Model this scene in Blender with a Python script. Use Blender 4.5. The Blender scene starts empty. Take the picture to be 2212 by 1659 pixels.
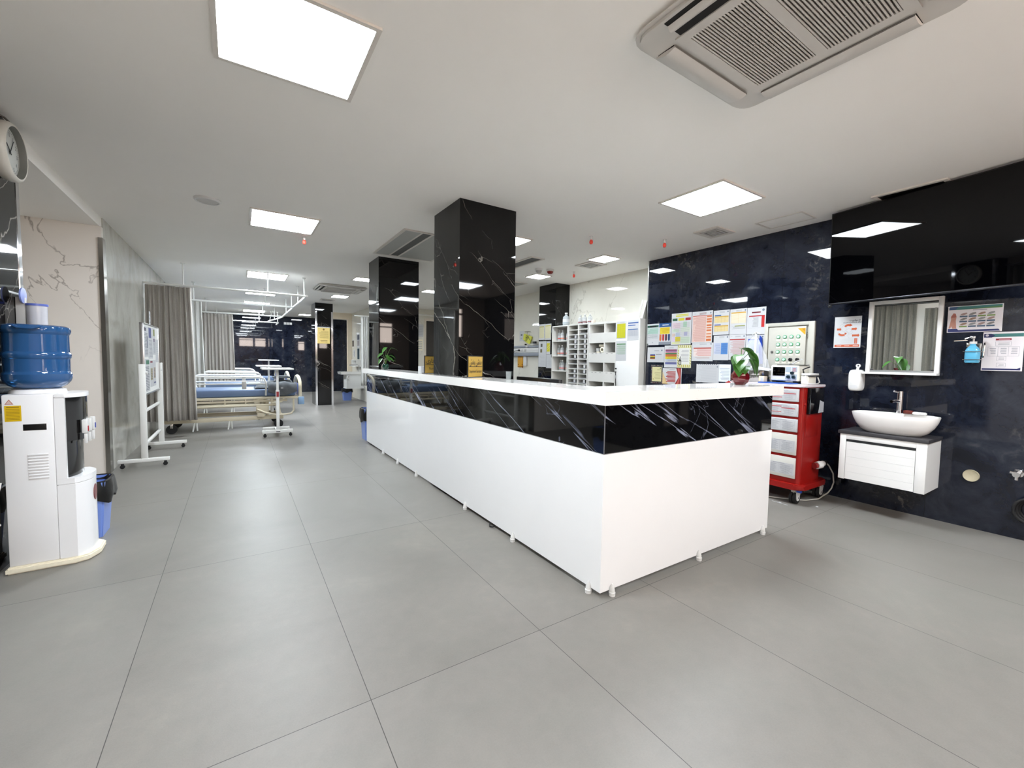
import bpy, bmesh, math, random
from mathutils import Vector, Matrix
random.seed(7)
SC = bpy.context.scene
COL = SC.collection
PI = math.pi
CEIL = 2.755

# ------------------------------------------------------------------ materials
def lin(c):
    r = []
    for v in c[:3]:
        v = v / 255.0
        r.append(v / 12.92 if v <= 0.04045 else ((v + 0.055) / 1.055) ** 2.4)
    return (r[0], r[1], r[2], 1.0)

_M = {}
def mat(key, col, rough=0.5, metal=0.0, spec=0.5, trans=0.0, alpha=1.0, emit=0.0, vary=0.04, scale=9.0, coat=0.0, ior=1.45):
    if key in _M:
        return _M[key]
    m = bpy.data.materials.new(key)
    m.use_nodes = True
    nt = m.node_tree
    b = nt.nodes['Principled BSDF']
    L = lin(col)
    b.inputs['Base Color'].default_value = L
    b.inputs['Roughness'].default_value = rough
    b.inputs['Metallic'].default_value = metal
    b.inputs['Specular IOR Level'].default_value = spec
    b.inputs['Transmission Weight'].default_value = trans
    b.inputs['Alpha'].default_value = alpha
    b.inputs['Coat Weight'].default_value = coat
    b.inputs['IOR'].default_value = ior
    if emit > 0:
        b.inputs['Emission Color'].default_value = L
        b.inputs['Emission Strength'].default_value = emit
    elif vary > 0 and metal < 0.5:
        tc = nt.nodes.new('ShaderNodeTexCoord')
        no = nt.nodes.new('ShaderNodeTexNoise')
        no.inputs['Scale'].default_value = scale
        no.inputs['Detail'].default_value = 3
        nt.links.new(tc.outputs['Object'], no.inputs['Vector'])
        mx = nt.nodes.new('ShaderNodeMix')
        mx.data_type = 'RGBA'
        mx.inputs[6].default_value = tuple(max(0, v * (1 - vary)) for v in L[:3]) + (1,)
        mx.inputs[7].default_value = tuple(min(1, v * (1 + vary)) for v in L[:3]) + (1,)
        nt.links.new(no.outputs['Fac'], mx.inputs[0])
        nt.links.new(mx.outputs[2], b.inputs['Base Color'])
    _M[key] = m
    return m

def pc(r, g, b):
    return mat('ink_%d_%d_%d' % (r, g, b), (r * 0.86, g * 0.86, b * 0.86), 0.55, vary=0)

class NT:
    """small node-building helper"""
    def __init__(s, key, rough=0.1, spec=0.5):
        s.m = bpy.data.materials.new(key)
        s.m.use_nodes = True
        s.t = s.m.node_tree
        s.b = s.t.nodes['Principled BSDF']
        s.b.inputs['Roughness'].default_value = rough
        s.b.inputs['Specular IOR Level'].default_value = spec
        s.tc = s.t.nodes.new('ShaderNodeTexCoord').outputs['Object']
    def n(s, kind, **kw):
        x = s.t.nodes.new(kind)
        for k, v in kw.items():
            setattr(x, k, v)
        return x
    def link(s, a, b):
        s.t.links.new(a, b)
    def math(s, op, a, b=None, c=None):
        x = s.n('ShaderNodeMath', operation=op)
        for i, v in enumerate((a, b, c)):
            if v is None:
                continue
            if isinstance(v, (int, float)):
                x.inputs[i].default_value = v
            else:
                s.link(v, x.inputs[i])
        return x.outputs[0]
    def noise(s, vec, scale, detail=3, dist=0.0, rough=0.5):
        x = s.n('ShaderNodeTexNoise')
        x.inputs['Scale'].default_value = scale
        x.inputs['Detail'].default_value = detail
        x.inputs['Distortion'].default_value = dist
        x.inputs['Roughness'].default_value = rough
        s.link(vec, x.inputs['Vector'])
        return x.outputs['Fac']
    def ramp(s, f, pts):
        x = s.n('ShaderNodeValToRGB')
        el = x.color_ramp.elements
        while len(el) < len(pts):
            el.new(0.5)
        for e, (p, c) in zip(el, pts):
            e.position = p
            e.color = c
        s.link(f, x.inputs[0])
        return x.outputs[0]
    def mix(s, f, a, b):
        x = s.n('ShaderNodeMix', data_type='RGBA')
        for i, v in ((0, f), (6, a), (7, b)):
            if isinstance(v, (tuple, float, int)):
                x.inputs[i].default_value = v
            else:
                s.link(v, x.inputs[i])
        return x.outputs[2]
    def dot(s, v):
        x = s.n('ShaderNodeVectorMath', operation='DOT_PRODUCT')
        s.link(s.tc, x.inputs[0])
        x.inputs[1].default_value = v
        return x.outputs['Value']
    def vec(s, a, b, c):
        x = s.n('ShaderNodeCombineXYZ')
        for i, v in enumerate((a, b, c)):
            if isinstance(v, (int, float)):
                x.inputs[i].default_value = v
            else:
                s.link(v, x.inputs[i])
        return x.outputs[0]
    def color(s, c):
        s.link(c, s.b.inputs['Base Color'])
        return s.m
    def ridge(s, vec, scale, width, detail=4, dist=0.6):
        f = s.noise(vec, scale, detail, dist)
        d = s.math('ABSOLUTE', s.math('SUBTRACT', f, 0.5))
        return s.math('SUBTRACT', 1.0, s.math('MINIMUM', s.math('DIVIDE', d, width), 1.0))

def gate(n, vec, scale, lo, hi):
    f = n.noise(vec, scale, 2)
    x = n.n('ShaderNodeMapRange')
    x.inputs['From Min'].default_value = lo
    x.inputs['From Max'].default_value = hi
    n.link(f, x.inputs['Value'])
    return x.outputs[0]

def black_marble(key, ka, s_across, s_along, width, lo, hi, tint):
    n = NT(key, 0.035, 0.5)
    a = n.math('ADD', n.dot((ka, -ka, 1.0)), 0.0)
    al = n.dot((0.35, 0.35, -0.5))
    v = n.vec(n.math('MULTIPLY', a, s_across), n.math('MULTIPLY', al, s_along), n.dot((0.4, 0.4, 0.1)))
    r = n.ridge(v, 1.0, width, 5, 0.35)
    g = gate(n, n.vec(n.math('MULTIPLY', a, s_across * 0.5), n.math('MULTIPLY', al, s_along * 1.5), 3.1), 1.0, lo, hi)
    r2 = n.ridge(n.tc, 2.3, width * 0.4, 6, 1.0)
    g2 = gate(n, n.tc, 1.7, 0.52, 0.66)
    f = n.math('ADD', n.math('MULTIPLY', n.math('POWER', r, 1.6), g), n.math('MULTIPLY', n.math('MULTIPLY', r2, g2), 0.35))
    return n.color(n.mix(n.math('MINIMUM', f, 1.0), (0.0028, 0.0028, 0.003, 1), lin(tint)))

def crack_marble(key, tint):
    """black stone with long thin crack-like veins running down to the right"""
    n = NT(key, 0.03, 0.34)
    wob = n.n('ShaderNodeTexNoise')
    wob.inputs['Scale'].default_value = 3.5; wob.inputs['Detail'].default_value = 5
    n.link(n.tc, wob.inputs['Vector'])
    wv = n.n('ShaderNodeVectorMath', operation='SCALE'); wv.inputs['Scale'].default_value = 0.22
    n.link(wob.outputs['Color'], wv.inputs[0])
    def layer(sa, sl, off, width, scl, lo, hi):
        v0 = n.vec(n.math('MULTIPLY', n.dot((0.8, -0.8, 1.0)), sa), n.math('MULTIPLY', n.dot((0.45, 0.45, -0.6)), sl), n.math('ADD', n.dot((0.5, 0.5, 0.0)), off))
        ad = n.n('ShaderNodeVectorMath', operation='ADD'); n.link(v0, ad.inputs[0]); n.link(wv.outputs[0], ad.inputs[1])
        vo = n.n('ShaderNodeTexVoronoi', feature='DISTANCE_TO_EDGE'); vo.inputs['Scale'].default_value = scl
        n.link(ad.outputs[0], vo.inputs['Vector'])
        line = n.math('SUBTRACT', 1.0, n.math('MINIMUM', n.math('DIVIDE', vo.outputs['Distance'], width), 1.0))
        ge = n.n('ShaderNodeVectorMath', operation='ADD'); n.link(v0, ge.inputs[0]); ge.inputs[1].default_value = (off, 3.7, 1.9)
        return n.math('MULTIPLY', line, gate(n, ge.outputs[0], 2.2, lo, hi))
    f = n.math('ADD', layer(1.5, 0.75, 0.3, 0.0065, 1.25, 0.46, 0.58), n.math('MULTIPLY', layer(1.8, 0.9, 5.1, 0.008, 3.2, 0.53, 0.63), 0.5))
    return n.color(n.mix(n.math('MINIMUM', f, 1.0), (0.0028, 0.0027, 0.0028, 1), lin(tint)))

def mat_floor():
    n = NT('grey_porcelain_tile', 0.42, 0.28)
    mp = n.n('ShaderNodeMapping')
    mp.inputs['Location'].default_value = (-0.407 + 8.0, -1.575 + 16.0, 0)
    n.link(n.tc, mp.inputs['Vector'])
    br = n.n('ShaderNodeTexBrick', offset=0.0, squash=1.0)
    n.link(mp.outputs[0], br.inputs['Vector'])
    br.inputs['Scale'].default_value = 1.0
    br.inputs['Brick Width'].default_value = 0.8
    br.inputs['Row Height'].default_value = 1.6
    br.inputs['Mortar Size'].default_value = 0.0016
    br.inputs['Mortar Smooth'].default_value = 0.2
    br.inputs['Bias'].default_value = 0.0
    br.inputs['Color1'].default_value = (0.0, 0.0, 0.0, 1)
    br.inputs['Color2'].default_value = (1.0, 1.0, 1.0, 1)
    br.inputs['Mortar'].default_value = (0.5, 0.5, 0.5, 1)
    c1 = n.noise(n.tc, 1.1, 6, 0.7, 0.6)
    c2 = n.noise(n.tc, 14.0, 5, 0.3, 0.65)
    f = n.math('ADD', n.math('MULTIPLY', c1, 0.7), n.math('MULTIPLY', c2, 0.3))
    base = n.ramp(f, [(0.32, lin((106, 103, 97))), (0.55, lin((117, 113, 107))), (0.72, lin((129, 124, 116)))])
    sp = n.noise(n.tc, 160.0, 2)
    base = n.mix(n.math('MULTIPLY', sp, 0.16), base, lin((158, 156, 152)))
    tint = n.mix(n.math('MULTIPLY', br.outputs['Color'], 0.10), base, lin((150, 147, 144)))
    col = n.mix(br.outputs['Fac'], tint, lin((62, 60, 58)))
    rr = n.math('ADD', 0.36, n.math('MULTIPLY', c2, 0.12))
    n.link(rr, n.b.inputs['Roughness'])
    bp = n.n('ShaderNodeBump')
    bp.inputs['Strength'].default_value = 0.06
    bp.inputs['Distance'].default_value = 0.004
    n.link(n.noise(n.tc, 260.0, 2), bp.inputs['Height'])
    n.link(bp.outputs[0], n.b.inputs['Normal'])
    return n.color(col)

def mat_navy():
    n = NT('navy_stone_slab', 0.10, 0.45)
    c1 = n.noise(n.tc, 1.6, 8, 1.2, 0.62)
    c2 = n.noise(n.tc, 7.0, 7, 0.8, 0.7)
    f = n.math('ADD', n.math('MULTIPLY', c1, 0.6), n.math('MULTIPLY', c2, 0.4))
    col = n.ramp(f, [(0.38, lin((15, 17, 25))), (0.49, lin((25, 29, 41))), (0.58, lin((38, 42, 52))), (0.70, lin((66, 68, 74)))])
    st = n.noise(n.tc, 13.0, 8, 1.0, 0.7)
    x = n.n('ShaderNodeMapRange'); x.inputs['From Min'].default_value = 0.53; x.inputs['From Max'].default_value = 0.68
    n.link(st, x.inputs['Value'])
    g = gate(n, n.vec(n.dot((1.5, 1.5, 0)), n.dot((0, 0, 0.55)), 1.7), 1.35, 0.53, 0.70)
    col = n.mix(n.math('MULTIPLY', n.math('MULTIPLY', x.outputs[0], g), 0.55), col, lin((150, 146, 136)))
    m = n.n('ShaderNodeMath', operation='PINGPONG')
    n.link(n.math('ADD', n.dot((1, 1, 0)), 0.15), m.inputs[0])
    m.inputs[1].default_value = 0.62
    seam = n.math('LESS_THAN', m.outputs[0], 0.0016)
    col = n.mix(seam, col, (0.002, 0.002, 0.003, 1))
    n.link(n.math('ADD', 0.015, n.math('MULTIPLY', c2, 0.02)), n.b.inputs['Roughness'])
    return n.color(col)

def mat_white_marble(key, c0, c1, vein, rough=0.06, w=0.012):
    n = NT(key, rough, 0.5)
    f = n.noise(n.tc, 1.3, 4, 0.4)
    base = n.ramp(f, [(0.3, lin(c0)), (0.7, lin(c1))])
    v = n.vec(n.dot((1.1, 1.1, 0.2)), n.dot((-0.3, 0.3, 0.45)), n.dot((0.2, -0.2, 0.4)))
    r = n.ridge(v, 1.1, w, 6, 0.5)
    g = gate(n, n.tc, 1.2, 0.44, 0.6)
    col = n.mix(n.math('MULTIPLY', n.math('MULTIPLY', r, g), 0.7), base, lin(vein))
    return n.color(col)

def mat_grey_wall():
    n = NT('grey_polished_tile', 0.07, 0.5)
    f = n.noise(n.vec(n.dot((0, 1.5, 0)), n.dot((0, 0, 1.2)), n.dot((1.5, 0, 0))), 1.6, 7, 0.8, 0.6)
    n.b.inputs['Specular IOR Level'].default_value = 0.7
    col = n.ramp(f, [(0.3, lin((166, 164, 157))), (0.5, lin((193, 191, 183))), (0.7, lin((206, 204, 197)))])
    return n.color(col)

def mat_curtain(key, a, b):
    n = NT(key, 0.85, 0.2)
    w = n.noise(n.vec(n.dot((180, 180, 0)), n.dot((0, 0, 2.5)), 0.0), 1.0, 3)
    f2 = n.noise(n.tc, 60, 3)
    f = n.math('ADD', n.math('MULTIPLY', w, 0.7), n.math('MULTIPLY', f2, 0.3))
    n.b.inputs['Sheen Weight'].default_value = 0.2
    return n.color(n.ramp(f, [(0.3, lin(a)), (0.7, lin(b))]))

def mat_speck(key, base, speck, thr, rough, scale=70):
    n = NT(key, rough, 0.5)
    f = n.noise(n.tc, scale, 2)
    g = n.noise(n.tc, 6, 4, 0.5)
    f2 = n.math('MULTIPLY', n.math('GREATER_THAN', f, thr), 0.22)
    c = n.mix(f2, lin(base), lin(speck))
    c = n.mix(n.math('MULTIPLY', n.math('GREATER_THAN', g, 0.66), 0.10), c, lin(speck))
    return n.color(c)

FLOOR = mat_floor()
NAVY = mat_navy()
WMARBLE = mat_white_marble('white_marble', (214, 211, 200), (224, 221, 210), (140, 132, 118), 0.04, 0.007)
WMARBLE2 = mat_white_marble('warm_white_marble', (226, 219, 210), (234, 227, 219), (128, 116, 106), 0.08, 0.0045)
GREYW = mat_grey_wall()
BMARBLE = crack_marble('black_marble', (150, 145, 137))
BAND = black_marble('black_marble_band', 0.55, 7.0, 0.8, 0.017, 0.42, 0.56, (150, 156, 178))
CURT = mat_curtain('grey_linen_curtain', (160, 155, 148), (190, 185, 178))
CURTD = mat_curtain('dark_grey_curtain', (96, 92, 84), (140, 136, 126))
CURT2 = mat_curtain('light_grey_curtain', (184, 184, 180), (206, 206, 202))
QUARTZ = mat_speck('white_quartz', (240, 238, 234), (190, 184, 176), 0.69, 0.06)
CEILP = mat('ceiling_paint', (242, 239, 234), 0.9, vary=0.015, scale=3)
WHITEG = mat('white_gloss_panel', (238, 238, 238), 0.09, vary=0.01, coat=0.2)
WHITE = mat('white_lacquer', (232, 232, 230), 0.3, vary=0.02)
WHITEP = mat('white_plastic', (216, 216, 214), 0.35, vary=0.02)
POWDER = mat('white_powder_coat', (226, 226, 222), 0.4, vary=0.03)
GREYP = mat('light_grey_plastic', (186, 184, 180), 0.5)
ALU = mat('brushed_aluminium', (190, 190, 190), 0.3, 1.0)
CHROME = mat('chrome', (225, 225, 228), 0.07, 1.0)
STEEL = mat('stainless_steel', (180, 178, 172), 0.22, 1.0)
BLACK = mat('black_plastic', (14, 14, 15), 0.35)
BLACKR = mat('black_rubber', (22, 22, 23), 0.7)
DARK = mat('dark_recess', (28, 27, 26), 0.9)
SCREEN = mat('black_glass_screen', (2, 2, 3), 0.02, spec=0.32, vary=0)
LAMP = mat('lamp_diffuser', (238, 247, 255), 0.5, emit=18.0)
DAY = mat('daylight_pane', (255, 238, 226), 0.1, emit=4.5)
PAPER = mat('white_paper', (192, 193, 195), 0.6, vary=0.02)
CREAM = mat('cream_enamel', (214, 202, 176), 0.35)
BOXG = mat('box_grey_beige', (184, 182, 172), 0.4)
RED = mat('red_enamel', (142, 20, 16), 0.28)
BLUE_M = mat('blue_vinyl', (98, 118, 150), 0.45)
BLUEB = mat('blue_bin_plastic', (112, 138, 205), 0.35)
BLUEW = mat('blue_bottle_polycarbonate', (44, 92, 146), 0.05, trans=0.25, coat=0.4, vary=0)
LEAF = mat('pothos_leaf', (58, 104, 38), 0.35, vary=0.3, scale=25)
STEM = mat('plant_stem', (88, 122, 52), 0.5)
GREENPOT = mat('dark_green_glaze', (8, 48, 34), 0.08)
REDGLASS = mat('red_glass', (104, 4, 18), 0.05, trans=0.35, coat=0.5, vary=0.15, scale=18)
GOLD = mat('gold_plate', (214, 176, 88), 0.25, 0.55)
BAGBLK = mat('black_bin_bag', (10, 10, 10), 0.3)
CLEAR = mat('clear_plastic', (225, 230, 232), 0.08, alpha=0.42, vary=0)
FILM = mat('clear_film', (228, 230, 234), 0.12, alpha=0.30, vary=0)
MIRROR = mat('mirror_silver', (235, 238, 236), 0.008, 1.0)
CERAM = mat('white_ceramic', (236, 234, 231), 0.07, vary=0.01)
SLATE = mat('dark_slate_top', (58, 57, 60), 0.35)
BLANK = mat('grey_fleece', (98, 102, 106), 0.9, vary=0.2, scale=40)
GREENL = mat('green_button_lens', (70, 190, 120), 0.3)

# ------------------------------------------------------------------ mesh helper
class MB:
    def __init__(s):
        s.bm = bmesh.new()
    def _tag(s, faces, m):
        for f in faces:
            f.material_index = m
    def box(s, a, b, m=0, bev=0.0, seg=2, M=None):
        lo = [min(a[i], b[i]) for i in range(3)]
        hi = [max(a[i], b[i]) for i in range(3)]
        vs = [s.bm.verts.new((x, y, z)) for x in (lo[0], hi[0]) for y in (lo[1], hi[1]) for z in (lo[2], hi[2])]
        fs = [s.bm.faces.new([vs[i] for i in q]) for q in ((0, 1, 3, 2), (4, 6, 7, 5), (0, 4, 5, 1), (2, 3, 7, 6), (0, 2, 6, 4), (1, 5, 7, 3))]
        s._tag(fs, m)
        if bev > 0:
            es = list({e for f in fs for e in f.edges})
            r = bmesh.ops.bevel(s.bm, geom=es, offset=bev, segments=seg, affect='EDGES', profile=0.5)
            s._tag(r['faces'], m)
            vs = list({v for f in r['faces'] for v in f.verts} | {v for f in fs if f.is_valid for v in f.verts})
        if M is not None:
            bmesh.ops.transform(s.bm, matrix=M, verts=[v for v in vs if v.is_valid])
        return s
    def cyl(s, p0, p1, r0, r1=None, seg=20, m=0, cap=True):
        p0 = Vector(p0); p1 = Vector(p1)
        r1 = r0 if r1 is None else r1
        ax = (p1 - p0).normalized()
        u = ax.orthogonal().normalized()
        w = ax.cross(u)
        A = [s.bm.verts.new(p0 + (u * math.cos(2 * PI * i / seg) + w * math.sin(2 * PI * i / seg)) * r0) for i in range(seg)]
        B = [s.bm.verts.new(p1 + (u * math.cos(2 * PI * i / seg) + w * math.sin(2 * PI * i / seg)) * r1) for i in range(seg)]
        fs = [s.bm.faces.new((A[i], A[(i + 1) % seg], B[(i + 1) % seg], B[i])) for i in range(seg)]
        if cap:
            fs.append(s.bm.faces.new(A[::-1]))
            fs.append(s.bm.faces.new(B))
        s._tag(fs, m)
        return s
    def tube(s, pts, r, seg=10, m=0, closed=False, cap=True):
        pts = [Vector(p) for p in pts]
        n = len(pts)
        rings = []
        prev = None
        for i, p in enumerate(pts):
            a = pts[(i - 1) % n] if (i > 0 or closed) else p
            b = pts[(i + 1) % n] if (i < n - 1 or closed) else p
            t = (b - a).normalized()
            if prev is None:
                u = t.orthogonal().normalized()
            else:
                u = (prev - t * prev.dot(t))
                u = u.normalized() if u.length > 1e-6 else t.orthogonal().normalized()
            prev = u
            w = t.cross(u)
            rr = r[i] if isinstance(r, (list, tuple)) else r
            rings.append([s.bm.verts.new(p + (u * math.cos(2 * PI * k / seg) + w * math.sin(2 * PI * k / seg)) * rr) for k in range(seg)])
        fs = []
        for i in range(n if closed else n - 1):
            A = rings[i]; B = rings[(i + 1) % n]
            for k in range(seg):
                fs.append(s.bm.faces.new((A[k], A[(k + 1) % seg], B[(k + 1) % seg], B[k])))
        if cap and not closed:
            fs.append(s.bm.faces.new(rings[0][::-1]))
            fs.append(s.bm.faces.new(rings[-1]))
        s._tag(fs, m)
        return s
    def lathe(s, prof, c=(0, 0, 0), seg=32, m=0, M=None, sx=1.0, sy=1.0, rot=0.0):
        """prof: list of (radius, height) up the z axis"""
        rings = []
        allv = []
        for r, h in prof:
            if r < 1e-6:
                v = s.bm.verts.new((c[0], c[1], c[2] + h)); rings.append([v]); allv.append(v)
            else:
                R = [s.bm.verts.new((c[0] + math.cos(2 * PI * k / seg + rot) * r * sx, c[1] + math.sin(2 * PI * k / seg + rot) * r * sy, c[2] + h)) for k in range(seg)]
                rings.append(R); allv += R
        fs = []
        for A, B in zip(rings, rings[1:]):
            if len(A) == 1 and len(B) == 1:
                continue
            for k in range(seg):
                k2 = (k + 1) % seg
                if len(A) == 1:
                    fs.append(s.bm.faces.new((A[0], B[k2], B[k])))
                elif len(B) == 1:
                    fs.append(s.bm.faces.new((A[k], A[k2], B[0])))
                else:
                    fs.append(s.bm.faces.new((A[k], A[k2], B[k2], B[k])))
        s._tag(fs, m)
        if M is not None:
            bmesh.ops.transform(s.bm, matrix=M, verts=allv)
        return s
    def poly(s, pts, m=0):
        f = s.bm.faces.new([s.bm.verts.new(p) for p in pts])
        f.material_index = m
        return s
    def prism(s, pts, z0, z1, m=0, bev=0.0, M=None):
        A = [s.bm.verts.new((p[0], p[1], z0)) for p in pts]
        B = [s.bm.verts.new((p[0], p[1], z1)) for p in pts]
        n = len(pts)
        fs = [s.bm.faces.new((A[i], A[(i + 1) % n], B[(i + 1) % n], B[i])) for i in range(n)]
        fs += [s.bm.faces.new(A[::-1]), s.bm.faces.new(B)]
        s._tag(fs, m)
        vs = A + B
        if bev > 0:
            es = list({e for f in fs[-2:] for e in f.edges})
            r = bmesh.ops.bevel(s.bm, geom=es, offset=bev, segments=2, affect='EDGES')
            s._tag(r['faces'], m)
            vs = [v for v in s.bm.verts if v.is_valid] if M is None else list({v for f in r['faces'] for v in f.verts} | {v for v in vs if v.is_valid})
        if M is not None:
            bmesh.ops.transform(s.bm, matrix=M, verts=vs)
        return s
    def text(s, body, M, m=0, size=1.0, bold=0.0, fit=None):
        cu = bpy.data.curves.new('t', 'FONT')
        cu.body = body; cu.size = size; cu.align_x = 'CENTER'; cu.align_y = 'CENTER'
        cu.resolution_u = 3; cu.offset = bold
        o = bpy.data.objects.new('t', cu)
        COL.objects.link(o)
        bpy.context.view_layer.update()
        me = bpy.data.meshes.new_from_object(o.evaluated_get(bpy.context.evaluated_depsgraph_get()))
        bpy.data.objects.remove(o)
        bpy.data.curves.remove(cu)
        if fit:
            xs = [v.co.x for v in me.vertices]; ys = [v.co.y for v in me.vertices]
            cx_, cy_ = (min(xs) + max(xs)) / 2, (min(ys) + max(ys)) / 2
            me.transform(Matrix.Diagonal((fit[0] / (max(xs) - min(xs)), fit[1] / (max(ys) - min(ys)), 1, 1)) @ Matrix.Translation((-cx_, -cy_, 0)))
        me.transform(M)
        n0 = len(s.bm.faces)
        s.bm.from_mesh(me)
        s.bm.faces.ensure_lookup_table()
        for f in s.bm.faces[n0:]:
            f.material_index = m
        bpy.data.meshes.remove(me)
        return s
    def build(s, name, mats, parent=None, loc=None, sharp=35, recalc=True):
        off = Vector((0, 0, 0))
        if parent is not None:
            p = parent
            while p.parent is not None:
                p = p.parent
            off = p.location.copy()
        elif loc is not None:
            off = Vector(loc)
        if recalc:
            bmesh.ops.recalc_face_normals(s.bm, faces=s.bm.faces)
        if off.length > 0:
            bmesh.ops.translate(s.bm, vec=-off, verts=s.bm.verts)
        me = bpy.data.meshes.new(name)
        s.bm.to_mesh(me)
        s.bm.free()
        if not isinstance(mats, (list, tuple)):
            mats = [mats]
        for m_ in mats:
            me.materials.append(m_)
        if len(me.polygons):
            me.polygons.foreach_set('use_smooth', [True] * len(me.polygons))
            me.set_sharp_from_angle(angle=math.radians(sharp))
        o = bpy.data.objects.new(name, me)
        COL.objects.link(o)
        if parent is not None:
            o.parent = parent
        elif loc is not None:
            o.location = loc
        return o

def tag(o, label=None, cat=None, group=None, kind=None):
    if label: o['label'] = label
    if cat: o['category'] = cat
    if group: o['group'] = group
    if kind: o['kind'] = kind
    return o
def thing(name, label, cat, loc=(0, 0, 0), group=None):
    o = bpy.data.objects.new(name, None)
    o.empty_display_size = 0.1
    COL.objects.link(o)
    o.location = loc
    return tag(o, label, cat, group)
def struct(name, mb, m, loc=None, parent=None):
    o = mb.build(name, m, parent, loc)
    o['kind'] = 'structure'
    return o
def dup(root, loc, label=None, group=None, rotz=None):
    r = root.copy(); COL.objects.link(r); r.location = loc
    if rotz is not None: r.rotation_euler = (0, 0, rotz)
    if label: r['label'] = label
    if group: r['group'] = group
    for ch in list(root.children):
        c = ch.copy(); COL.objects.link(c); c.parent = r
        for g in ch.children:
            d = g.copy(); COL.objects.link(d); d.parent = c
    return r
def place(o, loc, rz=0.0):
    o.location = loc
    o.rotation_euler = (0, 0, rz)
    return o

# ------------------------------------------------------------------ the setting
def wallbox(name, a, b, m):
    return struct(name, MB().box(a, b), m)
wallbox('floor', (-3.4, -2.1, -0.06), (6.0, 17.9, 0.0), FLOOR)
wallbox('ceiling', (-1.2, -2.1, CEIL), (6.0, 17.9, CEIL + 0.1), CEILP)
wallbox('ceiling_alcove', (-3.4, 4.2, 2.65), (-1.2, 6.3, 2.855), CEILP)
wallbox('ceiling_left', (-3.4, -2.1, CEIL), (-1.2, 4.2, CEIL + 0.1), CEILP)
wallbox('wall_right', (4.985, -2.0, 0), (5.34, 4.10, CEIL), NAVY)
wallbox('wall_right_recess', (5.334, 4.10, 0), (5.6, 11.9, CEIL), WMARBLE)
wallbox('wall_left', (-1.4, 6.30, 0), (-1.19, 17.4, CEIL), GREYW)
wallbox('wall_alcove_end', (-3.4, 6.22, 0), (-1.19, 6.30, 2.65), WMARBLE2)
wallbox('wall_alcove_back', (-3.4, 4.2, 0), (-3.3, 6.22, 2.65), WMARBLE2)
wallbox('wall_alcove_front', (-3.4, 4.08, 0), (-1.75, 4.2, 2.65), WMARBLE2)
wallbox('wall_left_front', (-1.62, -2.0, 0), (-1.45, 3.58, CEIL), WMARBLE2)
wallbox('wall_rear', (-1.4, 17.4, 0), (4.2, 17.6, CEIL), NAVY)
wallbox('wall_ward_right', (3.20, 11.9, 0), (3.40, 14.70, CEIL), WMARBLE)
wallbox('wall_centre', (3.40, 11.9, 0), (4.66, 12.1, CEIL), WMARBLE)
wallbox('wall_centre_door_side', (5.12, 11.9, 0), (5.6, 12.1, CEIL), WMARBLE)
wallbox('wall_centre_over_door', (4.66, 11.9, 2.45), (5.12, 12.1, CEIL), WMARBLE)
wallbox('wall_ward_return', (3.40, 14.6, 0), (4.1, 14.7, CEIL), WMARBLE)
wallbox('wall_ward_far_right', (3.9, 14.7, 0), (4.1, 17.4, CEIL), WMARBLE)
# portal beside the far pillar
mb = MB().box((2.20, 14.68, 2.55), (3.22, 14.80, CEIL)).box((3.06, 14.705, 0), (3.22, 14.80, 2.55))
struct('door_1', mb, mat('cream_door_frame', (236, 222, 200), 0.35))
# doorway in the centre wall, shade of its opening painted as a flat panel
dr = struct('door_2', MB().box((4.68, 11.93, 0), (5.10, 11.97, 2.42)), mat('doorway_shade_panel', (48, 46, 44), 0.25))
struct('door_frame', MB().box((4.62, 11.87, 0), (4.68, 11.99, 2.42)).box((5.10, 11.87, 0), (5.16, 11.99, 2.42)).box((4.62, 11.87, 2.42), (5.16, 11.99, 2.49)), mat('cream_door_frame2', (220, 210, 196), 0.4), parent=dr)
# wall behind the camera with the daylight windows
HOLES = [(0.12, 1.02, 2.0, 2.64), (1.10, 1.82, 2.0, 2.64), (3.97, 4.44, 1.80, 2.50), (2.25, 3.25, 0.0, 2.30)]
def front_wall():
    mb = MB()
    y0, y1 = -2.0, -1.86
    xs = [-1.62, 0.12, 1.02, 1.10, 1.82, 2.25, 3.25, 3.97, 4.44, 5.34]
    for i in range(len(xs) - 1):
        a, b = xs[i], xs[i + 1]
        h = [k for k in HOLES if abs(k[0] - a) < 1e-6]
        if h:
            k = h[0]
            if k[2] > 0: mb.box((a, y0, 0), (b, y1, k[2]))
            mb.box((a, y0, k[3]), (b, y1, CEIL))
        else:
            mb.box((a, y0, 0), (b, y1, CEIL))
    return mb
struct('wall_front', front_wall(), mat('beige_wall_paint', (150, 130, 116), 0.6))
for i, (a, b, z0, z1) in enumerate(HOLES[:3]):
    w = struct('window_%d' % (i + 1), MB().box((a, -1.955, z0), (b, -1.945, z1)), DAY)
    fr = MB()
    t = 0.03
    for bx in (((a, z0), (b, z0 + t)), ((a, z1 - t), (b, z1)), ((a, z0 + t), (a + t, z1 - t)), ((b - t, z0 + t), (b, z1 - t)), ((a + t, z1 - 0.17), (b - t, z1 - 0.13))):
        fr.box((bx[0][0], -1.94, bx[0][1]), (bx[1][0], -1.87, bx[1][1]))
    struct('window_frame', fr, mat('brown_window_frame', (60, 46, 40), 0.4), parent=w)
d3 = struct('door_3', MB().box((2.25, -1.955, 0.0), (3.25, -1.945, 2.30)), mat('glazed_door_pane', (235, 218, 206), 0.1, emit=1.3))
fr = MB()
for a, b in ((2.25, 2.33), (2.71, 2.79), (3.17, 3.25)):
    fr.box((a, -1.94, 0.08), (b, -1.87, 2.22))
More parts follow.
